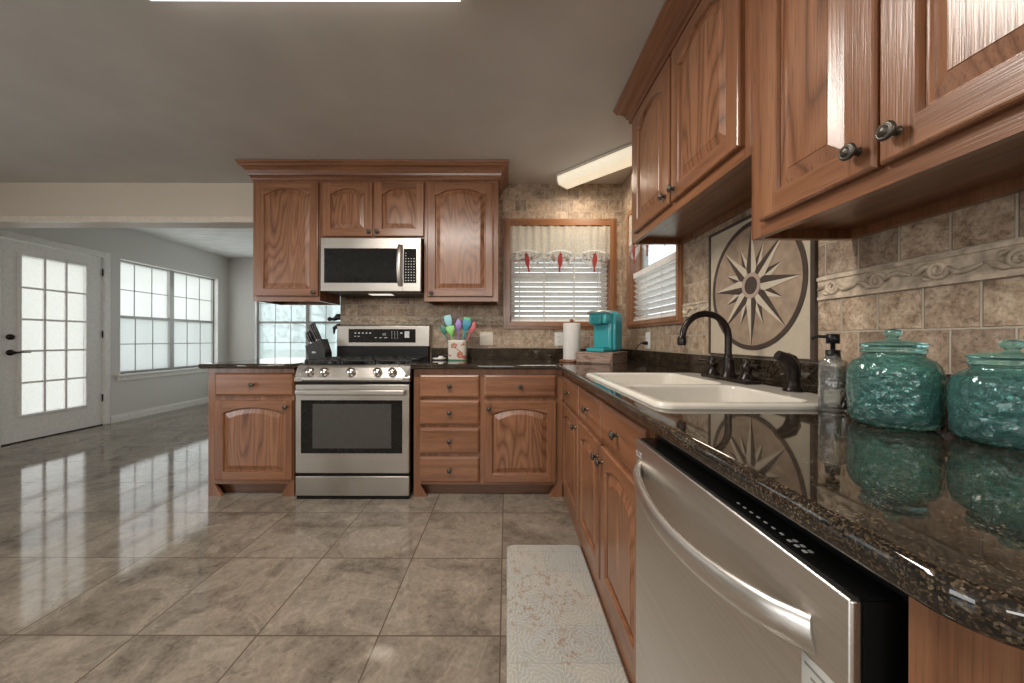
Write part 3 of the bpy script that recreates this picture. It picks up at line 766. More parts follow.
# ---------------------------------------------------------------- sink
t = thing('sink', 'cream double-bowl drop-in sink set into the granite', 'sink', (.64, 1.24, CT))
zr = CT + .013
o3 = rrect(*SK, .035)
bowls = [rrect(SK[0] + .032, SK[1] - .135, 1.215, SK[3] - .032, .05), rrect(SK[0] + .032, SK[1] - .135, SK[2] + .032, 1.185, .05)]
mb = MB()
def off(P, d):
    cx = sum(p[0] for p in P) / len(P); cy_ = sum(p[1] for p in P) / len(P)
    return [(p[0] + d * math.copysign(1, p[0] - cx), p[1] + d * math.copysign(1, p[1] - cy_)) for p in P]
mb.loops([[(x, y, CT) for x, y in o3], [(x, y, CT + .006) for x, y in o3], [(x, y, zr - .002) for x, y in off(o3, -.004)], [(x, y, zr) for x, y in off(o3, -.010)]], 0, True)
inner = off(o3, -.010); polys = [[Vector((x, y, 0)) for x, y in inner]] + [[Vector((x, y, 0)) for x, y in off(b, .008)] for b in bowls]
flat = [p for q in polys for p in q]; mb.add([(p.x, p.y, zr) for p in flat], [tuple(q) for q in tessellate_polygon(polys)])
rim = mb.build('rim', SINKM, t)
for b in bowls:
    mb = MB().loops([[(x, y, zr) for x, y in off(b, .008)], [(x, y, zr - .003) for x, y in off(b, .002)], [(x, y, zr - .010) for x, y in b], [(x, y, zr - .15) for x, y in off(b, -.012)], [(x, y, zr - .175) for x, y in off(b, -.022)], [(x, y, zr - .185) for x, y in off(b, -.045)]], 0, True, cap1=True)
    bo = mb.build('bowl', SINKM, t)
    cx = sum(p[0] for p in b) / len(b); cy_ = sum(p[1] for p in b) / len(b)
    MB().lathe([(.045, 0), (.042, .004), (.03, .002), (.012, .003), (.001, .003)], (cx, cy_, zr - .185), n=20).build('drain', CHROME, bo)
MB().lathe([(.010, 0), (.012, .003), (.003, .004)], (SK[0] + .032 + .003, 1.46, zr - .05), (1, 0, 0), 12).build('overflow', BLACK, t)

# ---------------------------------------------------------------- faucet, sprayer
fx, fy = .855, 1.33
t = thing('faucet', 'dark bronze gooseneck faucet with two lever handles on the sink', 'faucet', (fx, fy, zr))
MB().box(fx - .032, fx + .032, fy - .135, fy + .135, zr, zr + .012, bev=.005, seg=3).build('deck_plate', BRONZE, t)
mb = MB().lathe([(.030, .012), (.028, .020), (.021, .030), (.018, .075), (.019, .082), (.016, .088), (.0135, .10)], (fx, fy, zr), n=20)
pts = [(fx, fy, zr + .09), (fx, fy, zr + .155)]; rr = .088; zc = zr + .168
for k in range(0, 13): a = pi * k / 12; pts.append((fx - rr + rr * cos(a), fy, zc + rr * sin(a)))
pts += [(fx - 2 * rr - .002, fy, zc - .004), (fx - 2 * rr - .003, fy, zc - .010)]
mb.tube(pts, [.0125] * 12 + [.0120] * 3 + [.0135] * 2, 14)
mb.lathe([(.0145, 0), (.0165, .010), (.0165, .028), (.013, .034)], (fx - 2 * rr - .003, fy, zc - .034), n=16)
mb.build('spout', BRONZE, t)
for s_ in (1, -1):
    y = fy + s_ * .102
    mb = MB().lathe([(.027, .012), (.026, .020), (.018, .030), (.014, .042), (.019, .052), (.021, .060), (.014, .068), (.010, .074), (.012, .080), (.008, .088), (.001, .090)], (fx, y, zr), n=18)
    mb.tube([(fx, y, zr + .060), (fx - .005, y + s_ * .035, zr + .066), (fx - .012, y + s_ * .075, zr + .064)], [.006, .005, .0075], 8)
    mb.build('handle', BRONZE, t)
sy = 1.045
t = thing('side_sprayer', 'dark bronze pull-out side sprayer standing by the soap bottle', 'sprayer', (.868, sy, zr))
MB().lathe([(.026, 0), (.025, .008), (.018, .016), (.019, .022), (.016, .030)], (.868, sy, zr), n=18).build('holder', BRONZE, t)
mb = MB().tube([(.868, sy, zr + .026), (.869, sy, zr + .055), (.865, sy + .002, zr + .080), (.851, sy + .004, zr + .098), (.826, sy + .008, zr + .110)], [.015, .0175, .0195, .0185, .015], 14)
mb.tube([(.882, sy, zr + .055), (.882, sy, zr + .078), (.872, sy + .002, zr + .102), (.854, sy + .004, zr + .113)], [.006, .009, .008, .005], 8)
mb.build('spray_head', BRONZE, t)

# ---------------------------------------------------------------- range
RL, RRr, RF = -1.430, -.656, 2.335
rc = (RL + RRr) / 2
t = thing('gas_range', 'stainless steel gas stove between the oak base cabinets', 'stove', (rc, 2.65, 0))
MB().box(RL + .006, RRr - .006, RF + .030, 2.975, .03, .895).build('body', BLACK, t)
for xx in (RL + .05, RRr - .05):
    for y in (RF + .08, 2.93): MB().lathe([(.018, 0), (.018, .03)], (xx, y, 0), n=10).build('foot', BLACK, t)
# sloped control panel
prof = [(RF + .05, .800), (RF + .006, .803), (RF - .006, .815), (RF - .004, .830), (RF + .028, .895), (RF + .040, .908), (RF + .065, .915), (RF + .065, .800)]
cpn = MB().prism(prof, lambda p, q, k: (k, p, q), RL, RRr).build('control_panel', STEEL, t)
nrm = Vector((0, -.065, .032)).cross(Vector((1, 0, 0))).normalized(); nrm = Vector((0, -.065, -.0)).normalized(); nrm = Vector((0, -.9, .44)).normalized()
for xx in (-1.332, -1.233, -1.052, -.873, -.773):
    MB().lathe([(.030, 0), (.030, .006), (.025, .010), (.0245, .026), (.022, .031), (.001, .032)], (xx, RF + .008, .866), nrm, 22).build('burner_knob', CHROME, t)
    kb = t.children[-1]
# rounded bright end caps
for xa, sg in ((RL, 1), (RRr, -1)):
    MB().prism([(xa, .806), (xa + sg * .05, .806), (xa + sg * .03, .86), (xa + sg * .075, .905), (xa, .905)], lambda p, q, k: (p, RF - .008 + max(0, (q - .815)) * .43 - k, q), 0, .004).build('end_trim', CHROME, t)
# oven door
dz0, dz1 = .182, .782
mb = MB().box(RL + .002, RRr - .002, RF, RF + .030, dz0, dz1, bev=.004); odoor = mb.build('oven_door', STEEL, t)
wx0, wx1, wz0, wz1 = -1.390, -.704, .317, .677
MB().box(wx0, wx1, RF - .0025, RF + .001, wz0, wz1, bev=.001, seg=1).build('door_glass', BLACKG, odoor)
MB().box(-1.310, -.778, RF - .0034, RF - .0024, .352, .652).build('window', OVENG, odoor)
mb = MB(); mb.box(RL + .022, RRr - .022, RF - .046, RF - .026, .716, .752, bev=.008, seg=3)
for xx in (RL + .05, RRr - .05): mb.box(xx - .018, xx + .018, RF - .028, RF + .001, .722, .746, bev=.003)
mb.build('handle', STEEL, odoor)
MB().box(RL + .002, RRr - .002, RF + .001, RF + .030, .028, .160, bev=.004).build('storage_drawer', STEEL, t)
MB().box(RL + .006, RRr - .006, RF + .012, RF + .031, .004, .027).build('kick_strip', BLACK, t)
MB().box(RL + .002, RRr - .002, RF + .060, 2.90, .896, .918, bev=.004).build('cooktop', BLACKG, t)
for i, gx in enumerate((RL + .135, rc, RRr - .135)):
    g = MB(); h = .115 if i != 1 else .112; z = .940
    for a in (-h, h): g.box(gx + a - .006, gx + a + .006, 2.42, 2.87, z - .007, z + .007, bev=.002, seg=1)
    for y in (2.426, 2.645, 2.864): g.box(gx - h, gx + h, y - .006, y + .006, z - .007, z + .007, bev=.002, seg=1)
    for yc in (2.535, 2.755):
        for k in range(4):
            a = pi / 4 + k * pi / 2; g.tube([(gx + .03 * cos(a), yc + .03 * sin(a), z + .006), (gx + .11 * cos(a) * (h / .115), yc + .09 * sin(a), z)], .006, 6)
    for a in (-h, h):
        for y in (2.43, 2.86): g.box(gx + a - .008, gx + a + .008, y - .008, y + .008, .918, z)
    g.build('grate', BLACKM, t)
    for yc in ((2.535, 2.755) if i != 1 else (2.645,)):
        MB().lathe([(.045, 0), (.045, .008), (.034, .010), (.034, .016), (.030, .019), (.001, .019)], (gx, yc, .918), n=20).build('burner', BLACKM, t)
MB().box(RL + .004, RRr - .004, 2.90, 2.975, .90, 1.03).build('vent_panel', BLACK, t)
bgd = MB().box(RL - .004, RRr + .006, 2.915, 2.975, 1.028, 1.205, bev=.006, seg=2).build('backguard', STEEL, t)
mb = MB().box(-1.334, -.768, 2.9125, 2.916, 1.062, 1.176, bev=.001, seg=1); yk = 2.9115
def mk(px, py, w_, h_): mb.box(px - w_ / 2, px + w_ / 2, yk, yk + .0012, py - h_ / 2, py + h_ / 2, 1)
for i in range(5): mk(-1.275 + .031 * i, 1.142, .014, .009)
for i in range(2): mk(-1.278 + .030 * i, 1.115, .016, .005)
for i in range(2):
    x0 = -1.040 + .016 * i
    for (a, b, c, d) in ((0, .008, .010, .002), (0, 0, .010, .002), (0, -.008, .010, .002), (-.004, 0, .002, .016), (.004, 0, .002, .016)): mk(x0 + a, 1.132 + b, c, d)
for i in range(3): mk(-1.105 + .043 * i, 1.103, .018 + .004 * i, .005)
for i in range(3):
    for j in range(4): mk(-.968 + .024 * i, 1.152 - .017 * j, .005, .007)
mk(-.888, 1.143, .018, .009); mk(-.840, 1.130, .040, .055)
mb.build('display', [BLACKG, MARK], bgd)

# ---------------------------------------------------------------- microwave
ML, MR, MF, M0, M1 = -1.396, -.644, 2.585, 1.447, 1.852
t = thing('microwave', 'stainless over-the-range microwave with black glass above the stove', 'microwave', ((ML + MR) / 2, 2.8, M0))
MB().box(ML + .004, MR - .004, MF + .022, YW - .002, M0 + .004, M1 - .002).build('body', BLACK, t)
fr = MB().box(ML, MR, MF, MF + .024, M0 + .002, M1 - .002, bev=.004).build('front_frame', STEEL, t)
def mz(y): return 1.09 + (339.5 - y) * MF / F
def mx(x): return (x - PX) * MF / F
dg = MB().box(-1.367, -.816, MF - .0025, MF + .002, 1.512, 1.771, bev=.001, seg=1).build('door_glass', BLACKG, t)
mb = MB().box(-.771, -.677, MF - .0025, MF + .002, 1.512, 1.769, bev=.001, seg=1); rk = random.Random(2)
for j in range(11):
    for i in range(4):
        xx = -.755 + .0205 * i; zz = 1.735 - .0205 * j
        if j < 2 and i: continue
        mb.box(xx - .0045, xx + .0045, MF - .0034, MF - .0024, zz - .0028, zz + .0028, 1)
mb.build('keypad', [BLACKG, MARK], t)
MB().box(-.779, -.7775, MF - .0012, MF + .001, M0 + .006, M1 - .006).build('door_seam', BLACK, t)
hp = [(-.797, MF - .004 - .040 * sin(pi * k / 12) ** .7, 1.795 - .302 * k / 12) for k in range(13)]
MB().tube(hp, .0175, 12, flat=(1, .5)).build('handle', STEELZ, t)
mb = MB()
for k in range(16):
    x0 = ML + .03 + k * .022
    mb.box(x0, x0 + .012, MF + .05, MF + .15, M0 + .0018, M0 + .0045)
mb.build('grease_filter', ALU, t); mb = MB()
for k in range(9):
    x0 = MR - .21 + k * .022; mb.box(x0, x0 + .012, MF + .05, MF + .15, M0 + .0018, M0 + .0045)
mb.build('grease_filter', ALU, t)
MB().box(-1.10, -.92, MF + .16, MF + .24, M0 + .001, M0 + .0045).build('surface_light', emit('lit_hood_lamp', (1, .93, .8), .9), t)
area('hood_lamp_light', (-1.01, MF + .20, M0 - .006), .20, .10, .35, col=WARM)

# ---------------------------------------------------------------- dishwasher (front faces -X)
DX0, DYn, DYf = .336, .333, .897
t = thing('dishwasher', 'stainless dishwasher with bowed handle under the near worktop', 'dishwasher', (.65, .61, 0))
MB().box(.392, .975, DYn + .004, DYf - .004, .10, .872).build('body', BLACK, t)
dd = MB().box(DX0, DX0 + .012, DYn + .003, DYf - .003, .115, .836, bev=.003).build('door', STEELY, t)
MB().box(DX0 + .0125, .391, DYn + .003, DYf - .003, .115, .834).build('door_core', BLACK, dd)
mb = MB().box(DX0 + .013, DX0 + .052, DYn + .006, DYf - .006, .834, .8365); y = .535
for k in range(7):
    mb.box(DX0 + .023, DX0 + .0255, y - .0025, y + .0025, .8362, .8372, 1); y -= .014
for k in range(3):
    for j in range(2): mb.box(DX0 + .020 + j * .007, DX0 + .024 + j * .007, y - .004, y + .001, .8362, .8372, 1)
    y -= .011
mb.build('control_strip', [BLACKG, MARK], dd)
hp = []
for k in range(17):
    f = k / 16; hp.append((DX0 + .002 - .050 * sin(pi * f) ** .6, .874 - .496 * f, .766 - .022 * sin(pi * f)))
MB().tube(hp, .022, 14, flat=(.42, 1)).build('handle', STEELY, dd)
MB().box(.42, .44, DYn + .004, DYf - .004, 0, .10).build('toe_kick', BLACK, t)
# maker's mark and energy label
mb = MB(); L = [[(DX0 - .0006, .885 - r * cos(2 * pi * k / 20), .800 + r * sin(2 * pi * k / 20)) for k in range(20)] for r in (.007, .0045)]
mb.loops(L, 0)
for a, b, c, d in ((0, .002, -.006, .006), (.002, .006, -.006, -.004), (.009, .011, -.006, .006), (.011, .016, .004, .006), (.011, .016, -.006, -.004), (.014, .016, -.004, 0)):
    mb.box(DX0 - .0008, DX0, .873 - b, .873 - a, .800 + c, .800 + d)
mb.build('logo', MARK, dd)
mb = MB().box(DX0 - .0008, DX0 + .001, DYn + .014, DYn + .058, .702, .739)
for k in range(3): mb.box(DX0 - .0013, DX0 - .0007, DYn + .020, DYn + .054 - .008 * k, .728 - .011 * k, .731 - .011 * k, 1)
mb.build('energy_label', [plain('white_sticker', (.50, .49, .46), .4), plain('grey_print', (.2, .2, .19), .5)], dd)
t = tag(MB().box(.362, .978, .228, .312, 0, .887, bev=.002, seg=1).build('end_panel', OAKV, None, False, loc=(.66, .27, 0)), 'oak end panel between dishwasher and rounded worktop end', 'panel')

# ---------------------------------------------------------------- ceiling fixtures
t = thing('ceiling_light', 'long fluorescent ceiling light at the top edge of the picture', 'light', (-.76, 1.18, CZ))
MB().box(-1.365, -.158, 1.015, 1.315, 2.418, CZ - .001, bev=.004).build('housing', WHITE, t)
prof = [(1.320, 2.417), (1.320, 2.387), (1.305, 2.368), (1.265, 2.353), (1.165, 2.347), (1.065, 2.353), (1.025, 2.368), (1.010, 2.387), (1.010, 2.417)]
MB().prism(prof, lambda p, q, k: (k, p, q), -1.345, -.178).build('lens', LENS, t)
for xa in (-1.362, -.177): MB().prism(prof, lambda p, q, k: (k, p, q + 0), xa, xa + .016).build('end_cap', WHITE, t)
t = thing('ceiling_light', 'boxy fluorescent light set diagonally in the ceiling corner over the sink', 'light', (.70, 2.64, CZ), R(-45))
MB().box(-.335, .335, -.085, .085, -.022, -.001, bev=.003).build('housing', IVORY, t, False)
pr = [(-.080, -.022), (-.080, -.060), (-.060, -.085), (.060, -.085), (.080, -.060), (.080, -.022)]
MB().prism(pr, lambda p, q, k: (k, p, q), -.325, .325).build('lens', LENSC, t, False)
for xa in (-.335, .326): MB().prism([(p * 1.02, q * 1.02) for p, q in pr], lambda p, q, k: (k, p, q), xa, xa + .009).build('end_cap', IVORY, t, False)

# ---------------------------------------------------------------- floor mat
def mat_mat():
    m, nt, b = new_mat('distressed_tile_print'); n = N(nt); v = n.obj()
    s = n.n('ShaderNodeSeparateXYZ'); n.l(n.map(v, (6.6, 6.6, 1)), s.inputs[0])
    fx_ = n.math('SUBTRACT', n.math('FRACT', n.math('ADD', s.outputs[0], 50)), .5); fy_ = n.math('SUBTRACT', n.math('FRACT', n.math('ADD', s.outputs[1], 50)), .5)
    r = n.math('SQRT', n.math('ADD', n.math('MULTIPLY', fx_, fx_), n.math('MULTIPLY', fy_, fy_))); th = n.math('ARCTAN2', fy_, fx_)
    pet = n.math('MULTIPLY', n.math('SINE', n.math('MULTIPLY', th, 8)), .5)
    k = n.math('SINE', n.math('ADD', n.math('MULTIPLY', r, 30), n.math('MULTIPLY', pet, n.math('MULTIPLY', r, 5.0))))
    q = n.math('MULTIPLY', n.math('SINE', n.math('MULTIPLY', s.outputs[0], 25.13)), n.math('SINE', n.math('MULTIPLY', s.outputs[1], 25.13)))
    lines = n.ramp(n.math('ABSOLUTE', n.math('ADD', k, n.math('MULTIPLY', q, .35))), [(.10, 1.0), (.40, 0.0)])
    cell = n.n('ShaderNodeTexWhiteNoise', noise_dimensions='2D'); fl = n.n('ShaderNodeVectorMath', operation='FLOOR'); n.l(n.map(v, (6.6, 6.6, 1)), fl.inputs[0]); n.l(fl.outputs[0], cell.inputs['Vector'])
    basec = n.ramp(cell.outputs['Value'], [(0, (.46, .435, .38)), (.5, (.385, .39, .37)), (1, (.43, .40, .345))])
    patch = n.noise(v, 9, 4, .6)
    basec = n.mix(n.ramp(patch, [(.45, 0.0), (.62, .8)]), basec, (.37, .375, .36))
    c = n.mix(n.math('MULTIPLY', lines, .5), basec, (.64, .61, .55))
    wear = n.noise(v, 45, 5, .75); dist = n.n('ShaderNodeVectorMath', operation='DISTANCE'); n.l(n.map(v, (1.4, 1, 1)), dist.inputs[0]); dist.inputs[1].default_value = (-.14, .16, 0)
    area_ = n.math('SUBTRACT', n.math('ADD', n.noise(v, 6, 2, .5), .25), n.math('MULTIPLY', dist.outputs['Value'], .9))
    wf = n.math('MULTIPLY', n.ramp(wear, [(.52, 0.0), (.60, .85)]), n.ramp(area_, [(.40, .10), (.58, 1.0)]))
    edge = n.math('GREATER_THAN', n.math('MAXIMUM', n.math('ABSOLUTE', fx_), n.math('ABSOLUTE', fy_)), .488)
    c = n.mix(n.math('MULTIPLY', edge, .5), c, (.30, .29, .27))
    c = n.mix(wf, c, (.31, .215, .145))
    fw = n.noise(v, 160, 3, .7); c = n.mix(.35, c, n.ramp(fw, [(.35, .55), (.65, 1.2)]), 'MULTIPLY')
    n.l(c, b.inputs['Base Color']); b.inputs['Roughness'].default_value = .65
    return m
pm = rrect(.003, .3935, .75, 1.82, .025)
t = thing('kitchen_mat', 'pale distressed patterned anti-fatigue mat along the sink cabinets', 'mat', (.19, 1.3, 0))
mb = MB(); mb.loops([[(x, y, .001) for x, y in pm], [(x, y, .005) for x, y in pm], [(x, y, .013) for x, y in off(pm, -.010)]], 0, True, cap0=True, cap1=True); mb.build('cushion', mat_mat(), t)

# ---------------------------------------------------------------- outlets
def outlet(label, loc, rz, W=.115, kind='rocker', parts=2):
    t = thing('wall_plate', label, 'outlet', loc, rz, 'wall plates')
    MB().box(-W / 2, W / 2, -.006, -.0005, -.058, .058, bev=.003).build('cover_plate', IVORY if kind == 'rocker' else WHITE, t, False)
    for k in range(parts):
        cx = (k - (parts - 1) / 2) * .046
        if kind == 'rocker': MB().box(cx - .017, cx + .017, -.009, -.005, -.034, .034, bev=.002).build('rocker', IVORY, t, False)
        else:
            r = MB().box(cx - .017, cx + .017, -.008, -.005, -.034, .034, bev=.002).build('receptacle', WHITE, t, False)
            sl = MB()
            for z in (-.018, .018):
                for xx in (-.006, .006): sl.box(cx + xx - .001, cx + xx + .001, -.0084, -.0078, z - .004, z + .004)
            sl.build('slot', BLACK, r, False)
    return t
outlet('double ivory switch plate on the tile beside the colourful utensils', (-.174, YW, 1.098), 0)
outlet('white outlet plate on the tile left of the paper towels', (.455, YW, 1.095), 0, .075, 'duplex', 1)
outlet('white outlet with a black plug in the tile below the side window', (XR, 2.43, 1.085), R(-90), .075, 'duplex', 1)

# ---------------------------------------------------------------- paper towels, box, coffee maker
pxx, pyy = .495, 2.62
PAPER = plain('white_paper', (.72, .69, .65), .9, var=.03, bump=.001)
WOODR = oak('reddish_board', 'x', .9, hue=(1, .9, .9))
t = thing('paper_towel_holder', 'reddish wooden paper towel stand in the corner of the worktop', 'towel holder', (pxx, pyy, CT))
MB().lathe([(.082, .0005), (.085, .004), (.083, .014), (.070, .018), (.001, .018)], (pxx - .01, pyy, CT), n=32).build('base', WOODR, t)
MB().lathe([(.010, .017), (.010, .300), (.014, .304), (.016, .314), (.010, .324), (.001, .326)], (pxx, pyy, CT), n=14).build('post', WOODR, t)
t = thing('paper_towel_roll', 'tall white roll of paper towels left of the turquoise coffee maker', 'paper towels', (pxx, pyy, CT + .0185))
mb = MB(); mb.lathe([(.021, 0), (.063, 0), (.0645, .003), (.0645, .271), (.063, .274), (.021, .274), (.021, 0)], (pxx, pyy, CT + .0185), n=36, caps=False); mb.build('roll', PAPER, t)
psi = R(36)
bw, bd, bh = .260, .33, .080
cor = Vector((.715, 2.33)); ex, ey = Vector((cos(psi), -sin(psi))), Vector((sin(psi), cos(psi)))
cen = cor - ex * bw / 2 + ey * bd / 2
DISTR, ntd, bd_ = new_mat('distressed_plank'); nd = N(ntd); vv = nd.obj()
a = nd.noise(nd.map(vv, (14, 14, 60)), 1, 5, .65); c1 = nd.ramp(a, [(.3, (.10, .07, .055)), (.45, (.26, .15, .11)), (.56, (.36, .27, .21)), (.7, (.30, .16, .12))]); nd.l(c1, bd_.inputs['Base Color']); bd_.inputs['Roughness'].default_value = .7
t = thing('wooden_box', 'low distressed wooden box under the turquoise coffee maker', 'box', (cen.x, cen.y, CT), -psi)
mb = MB(); mb.box(-bw / 2, bw / 2, -bd / 2, bd / 2, .001, bh - .012); mb.box(-bw / 2 - .004, bw / 2 + .004, -bd / 2 - .004, bd / 2 + .004, bh - .012, bh, bev=.002); mb.build('case', DISTR, t, False)
dr_ = MB().box(-bw / 2 + .008, bw / 2 - .008, -bd / 2 - .008, -bd / 2, .008, bh - .016, bev=.002).build('drawer_front', DISTR, t, False)
TEAL = plain('turquoise_plastic', (.035, .34, .37), .28, var=.04, coat=.3); TEALD = plain('deep_turquoise_plastic', (.02, .20, .22), .3)
SILV = plain('silver_plastic', (.50, .55, .55), .25, .6)
mc = cen + ex * .012 - ey * .02
psi = R(50); ex, ey = Vector((cos(psi), -sin(psi))), Vector((sin(psi), cos(psi)))
t = thing('coffee_maker', 'turquoise single-serve coffee maker on the wooden box', 'coffee maker', (mc.x, mc.y, CT + bh), -psi)
hw_, hd_ = .078, .105
mb = MB().box(-hw_, hw_, -.02, hd_, .001, .292, bev=.022, seg=4); mb.build('body', TEAL, t, False)
MB().box(-hw_ + .004, hw_ - .004, -hd_, .0, .001, .028, bev=.008, seg=3).build('drip_tray', TEAL, t, False)
MB().box(-hw_ + .014, hw_ - .014, -hd_ + .01, -.02, .028, .033).build('tray_grate', TEALD, t, False)
MB().box(-hw_ + .003, hw_ - .003, -hd_ + .03, .01, .200, .285, bev=.014, seg=4).build('brew_head', TEAL, t, False)
MB().box(-.045, .045, -hd_ + .012, -hd_ + .05, .195, .262, bev=.012, seg=3).build('pod_holder', TEALD, t, False)
MB().tube([(-hw_ + .004, -.03, .28), (-hw_ + .006, -hd_ + .02, .284), (-.03, -hd_ - .002, .286), (.03, -hd_ - .002, .286), (hw_ - .006, -hd_ + .02, .284), (hw_ - .004, -.03, .28)], .009, 8).build('lid_handle', SILV, t, False)
MB().box(-hw_ + .012, hw_ - .012, -.06, hd_ - .02, .289, .298, bev=.004).build('top_lid', SILV, t, False)
MB().box(hw_ - .004, hw_ + .022, .0, hd_ - .012, .012, .275, bev=.010, seg=3).build('water_tank', plain('tinted_tank', (.04, .30, .34), .1), t, False)
def loc_of(wx, wy, wz):   # world -> coffee-maker local
    d = Vector((wx - mc.x, wy - mc.y)); return (d.dot(ex), d.dot(ey), wz - CT - bh)
cord = [loc_of(*p) for p in ((XR - .012, 2.43, 1.067), (XR - .05, 2.43, 1.067), (.93, 2.44, 1.05), (.90, 2.45, .99), (.905, 2.46, .945), (.93, 2.50, .928), (.95, 2.58, .927), (.93, 2.68, .93), (.84, 2.72, .96))]
mb = MB().tube(cord, .0035, 8); mb.build('power_cord', BLACK, t, False)
a_, b_ = Vector(loc_of(XR - .0085, 2.43, 1.067)), Vector(loc_of(XR - .045, 2.43, 1.067)); MB().tube([a_, a_.lerp(b_, .5), b_], [.013, .013, .007], 10).build('plug', BLACK, t, False)

# ---------------------------------------------------------------- utensil crock and utensils
ux, uy = -.395, 2.80
CER = None
m, nt, b = new_mat('painted_ceramic'); n_ = N(nt); v_ = n_.obj(); sp_ = n_.noise(v_, 17, 2, .5)
n_.l(n_.ramp(sp_, [(.0, (.66, .62, .55)), (.56, (.66, .62, .55)), (.60, (.55, .16, .11)), (.66, (.50, .14, .10)), (.69, (.30, .38, .22)), (.74, (.66, .62, .55))]), b.inputs['Base Color']); b.inputs['Roughness'].default_value = .2; CER = m
t = thing('utensil_crock', 'white painted ceramic crock full of colourful utensils', 'crock', (ux, uy, CT))
P = rrect(ux - .074, ux + .074, uy - .07, uy + .07, .03)
def sc_(P, k): return [(ux + (x - ux) * k, uy + (y - uy) * k) for x, y in P]
mb = MB().loops([[(x, y, CT + .001) for x, y in sc_(P, .93)], [(x, y, CT + .010) for x, y in sc_(P, .97)], [(x, y, CT + .15) for x, y in P], [(x, y, CT + .162) for x, y in sc_(P, 1.03)], [(x, y, CT + .162) for x, y in sc_(P, .96)], [(x, y, CT + .02) for x, y in sc_(P, .88)]], 0, True, cap0=True, cap1=True); mb.build('pot', CER, t)
MB().loops([[(x, y, CT + .002) for x, y in sc_(P, .985)], [(x, y, CT + .009) for x, y in sc_(P, 1.0)], [(x, y, CT + .012) for x, y in sc_(P, .98)]], 0, True).build('foot_band', plain('green_glaze', (.07, .26, .16), .3), t)
def utensil(label, name, dx, dy, lean, h, mat, kind):
    base = Vector((ux + dx * .5, uy + dy, CT + .025)); top = Vector((ux + dx + lean, uy + dy, CT + h))
    t = thing(name, label, 'utensil', base, 0, 'silicone utensils in the crock')
    d = (top - base).normalized(); side = Vector((d.z, 0, -d.x))
    MB().tube([base, base.lerp(top, .5), base.lerp(top, .72)], [.006, .006, .005], 8).build('handle', mat if kind != 'wood' else OAKL, t)
    hb, L = base.lerp(top, .70), []
    n = 9; ln = (top - hb).length
    for k in range(n):
        f = k / (n - 1)
        wd = {'spoon': .026 * sin(pi * (.08 + .86 * f)) ** .7, 'spatula': .012 + .020 * min(1, f * 2.2) - (.006 if f > .95 else 0), 'turner': .010 + .026 * min(1, f * 1.6)}[kind if kind != 'wood' else 'spoon']
        c = hb + d * ln * f + Vector((0, -.008 * sin(pi * f), 0))
        L.append([c + side * wd * cos(a) + Vector((0, .004 * sin(a), 0)) for a in (2 * pi * q / 12 for q in range(12))])
    MB().loops(L, 0, True, True, True, True).build('head', mat, t)
def pl(nm, c): return plain(nm, c, .45)
utensil('pale aqua spatula leaning left out of the crock', 'spatula', -.035, .02, -.055, .365, pl('pale_aqua_silicone', (.32, .62, .70)), 'spatula')
utensil('dark green slim spoon leaning furthest left in the crock', 'spoon', -.055, -.01, -.075, .285, pl('dark_green_silicone', (.05, .20, .14)), 'spoon')
utensil('lime green turner at the left front of the crock', 'turner', -.03, -.03, -.03, .275, pl('lime_silicone', (.25, .62, .16)), 'turner')
utensil('lilac spoon standing upright in the middle of the crock', 'spoon', -.006, .03, .008, .335, pl('lilac_silicone', (.36, .24, .58)), 'spoon')
utensil('teal blue turner leaning right in the crock', 'turner', .03, .0, .05, .325, pl('teal_silicone', (.03, .27, .40)), 'turner')
utensil('bright green spatula leaning right behind the teal turner', 'spatula', .02, .035, .055, .35, pl('green_silicone', (.10, .50, .22)), 'spatula')
utensil('coral pink spoon leaning furthest right in the crock', 'spoon', .05, .015, .085, .31, pl('coral_silicone', (.62, .15, .16)), 'spoon')
t = thing('spoon_rest', 'small white ceramic spoon rest beside the utensil crock', 'spoon rest', (-.545, 2.80, CT))
mb = MB().lathe([(.030, .001), (.050, .006), (.056, .018), (.053, .018), (.045, .009), (.001, .006)], (-.545, 2.80, CT), n=24); mb.build('dish', WHITE, t)
MB().lathe([(.018, .006), (.024, .016), (.022, .026), (.016, .034), (.001, .036)], (-.530, 2.79, CT), n=18).build('lid_knob', WHITE, t)

# ---------------------------------------------------------------- knife block and knives
kx, ky = -1.535, 2.83
t = thing('knife_block', 'black slanted knife block on the worktop left of the stove', 'knife block', (kx, ky, CT))
lean = R(24)
prof = [(-.055, .001), (.075, .001), (.075, .06), (.040, .170), (-.085, .112)]
mb = MB().prism(prof, lambda p, q, k: (kx + .0 + p, ky + k, CT + q), -.055, .055); mb.build('block', plain('black_painted_wood', (.018, .018, .018), .4), t)
MB().box(kx - .030, kx + .0, ky - .0562, ky - .0548, CT + .055, CT + .068).build('badge', SILV, t)
dirv = Vector((-.42, 0, .91)).normalized()
ends = ['tallest', 'second tallest']
KH = plain('black_knife_handle', (.02, .02, .021), .3)
i = 0
desc = {0: 'black-handled knife at the back upper slot of the block', 1: 'black-handled knife at the middle upper slot of the block', 2: 'black-handled knife at the front upper slot of the block', 3: 'black-handled knife at the back lower slot of the block', 4: 'black-handled knife at the middle lower slot of the block', 5: 'black-handled knife at the front lower slot of the block'}
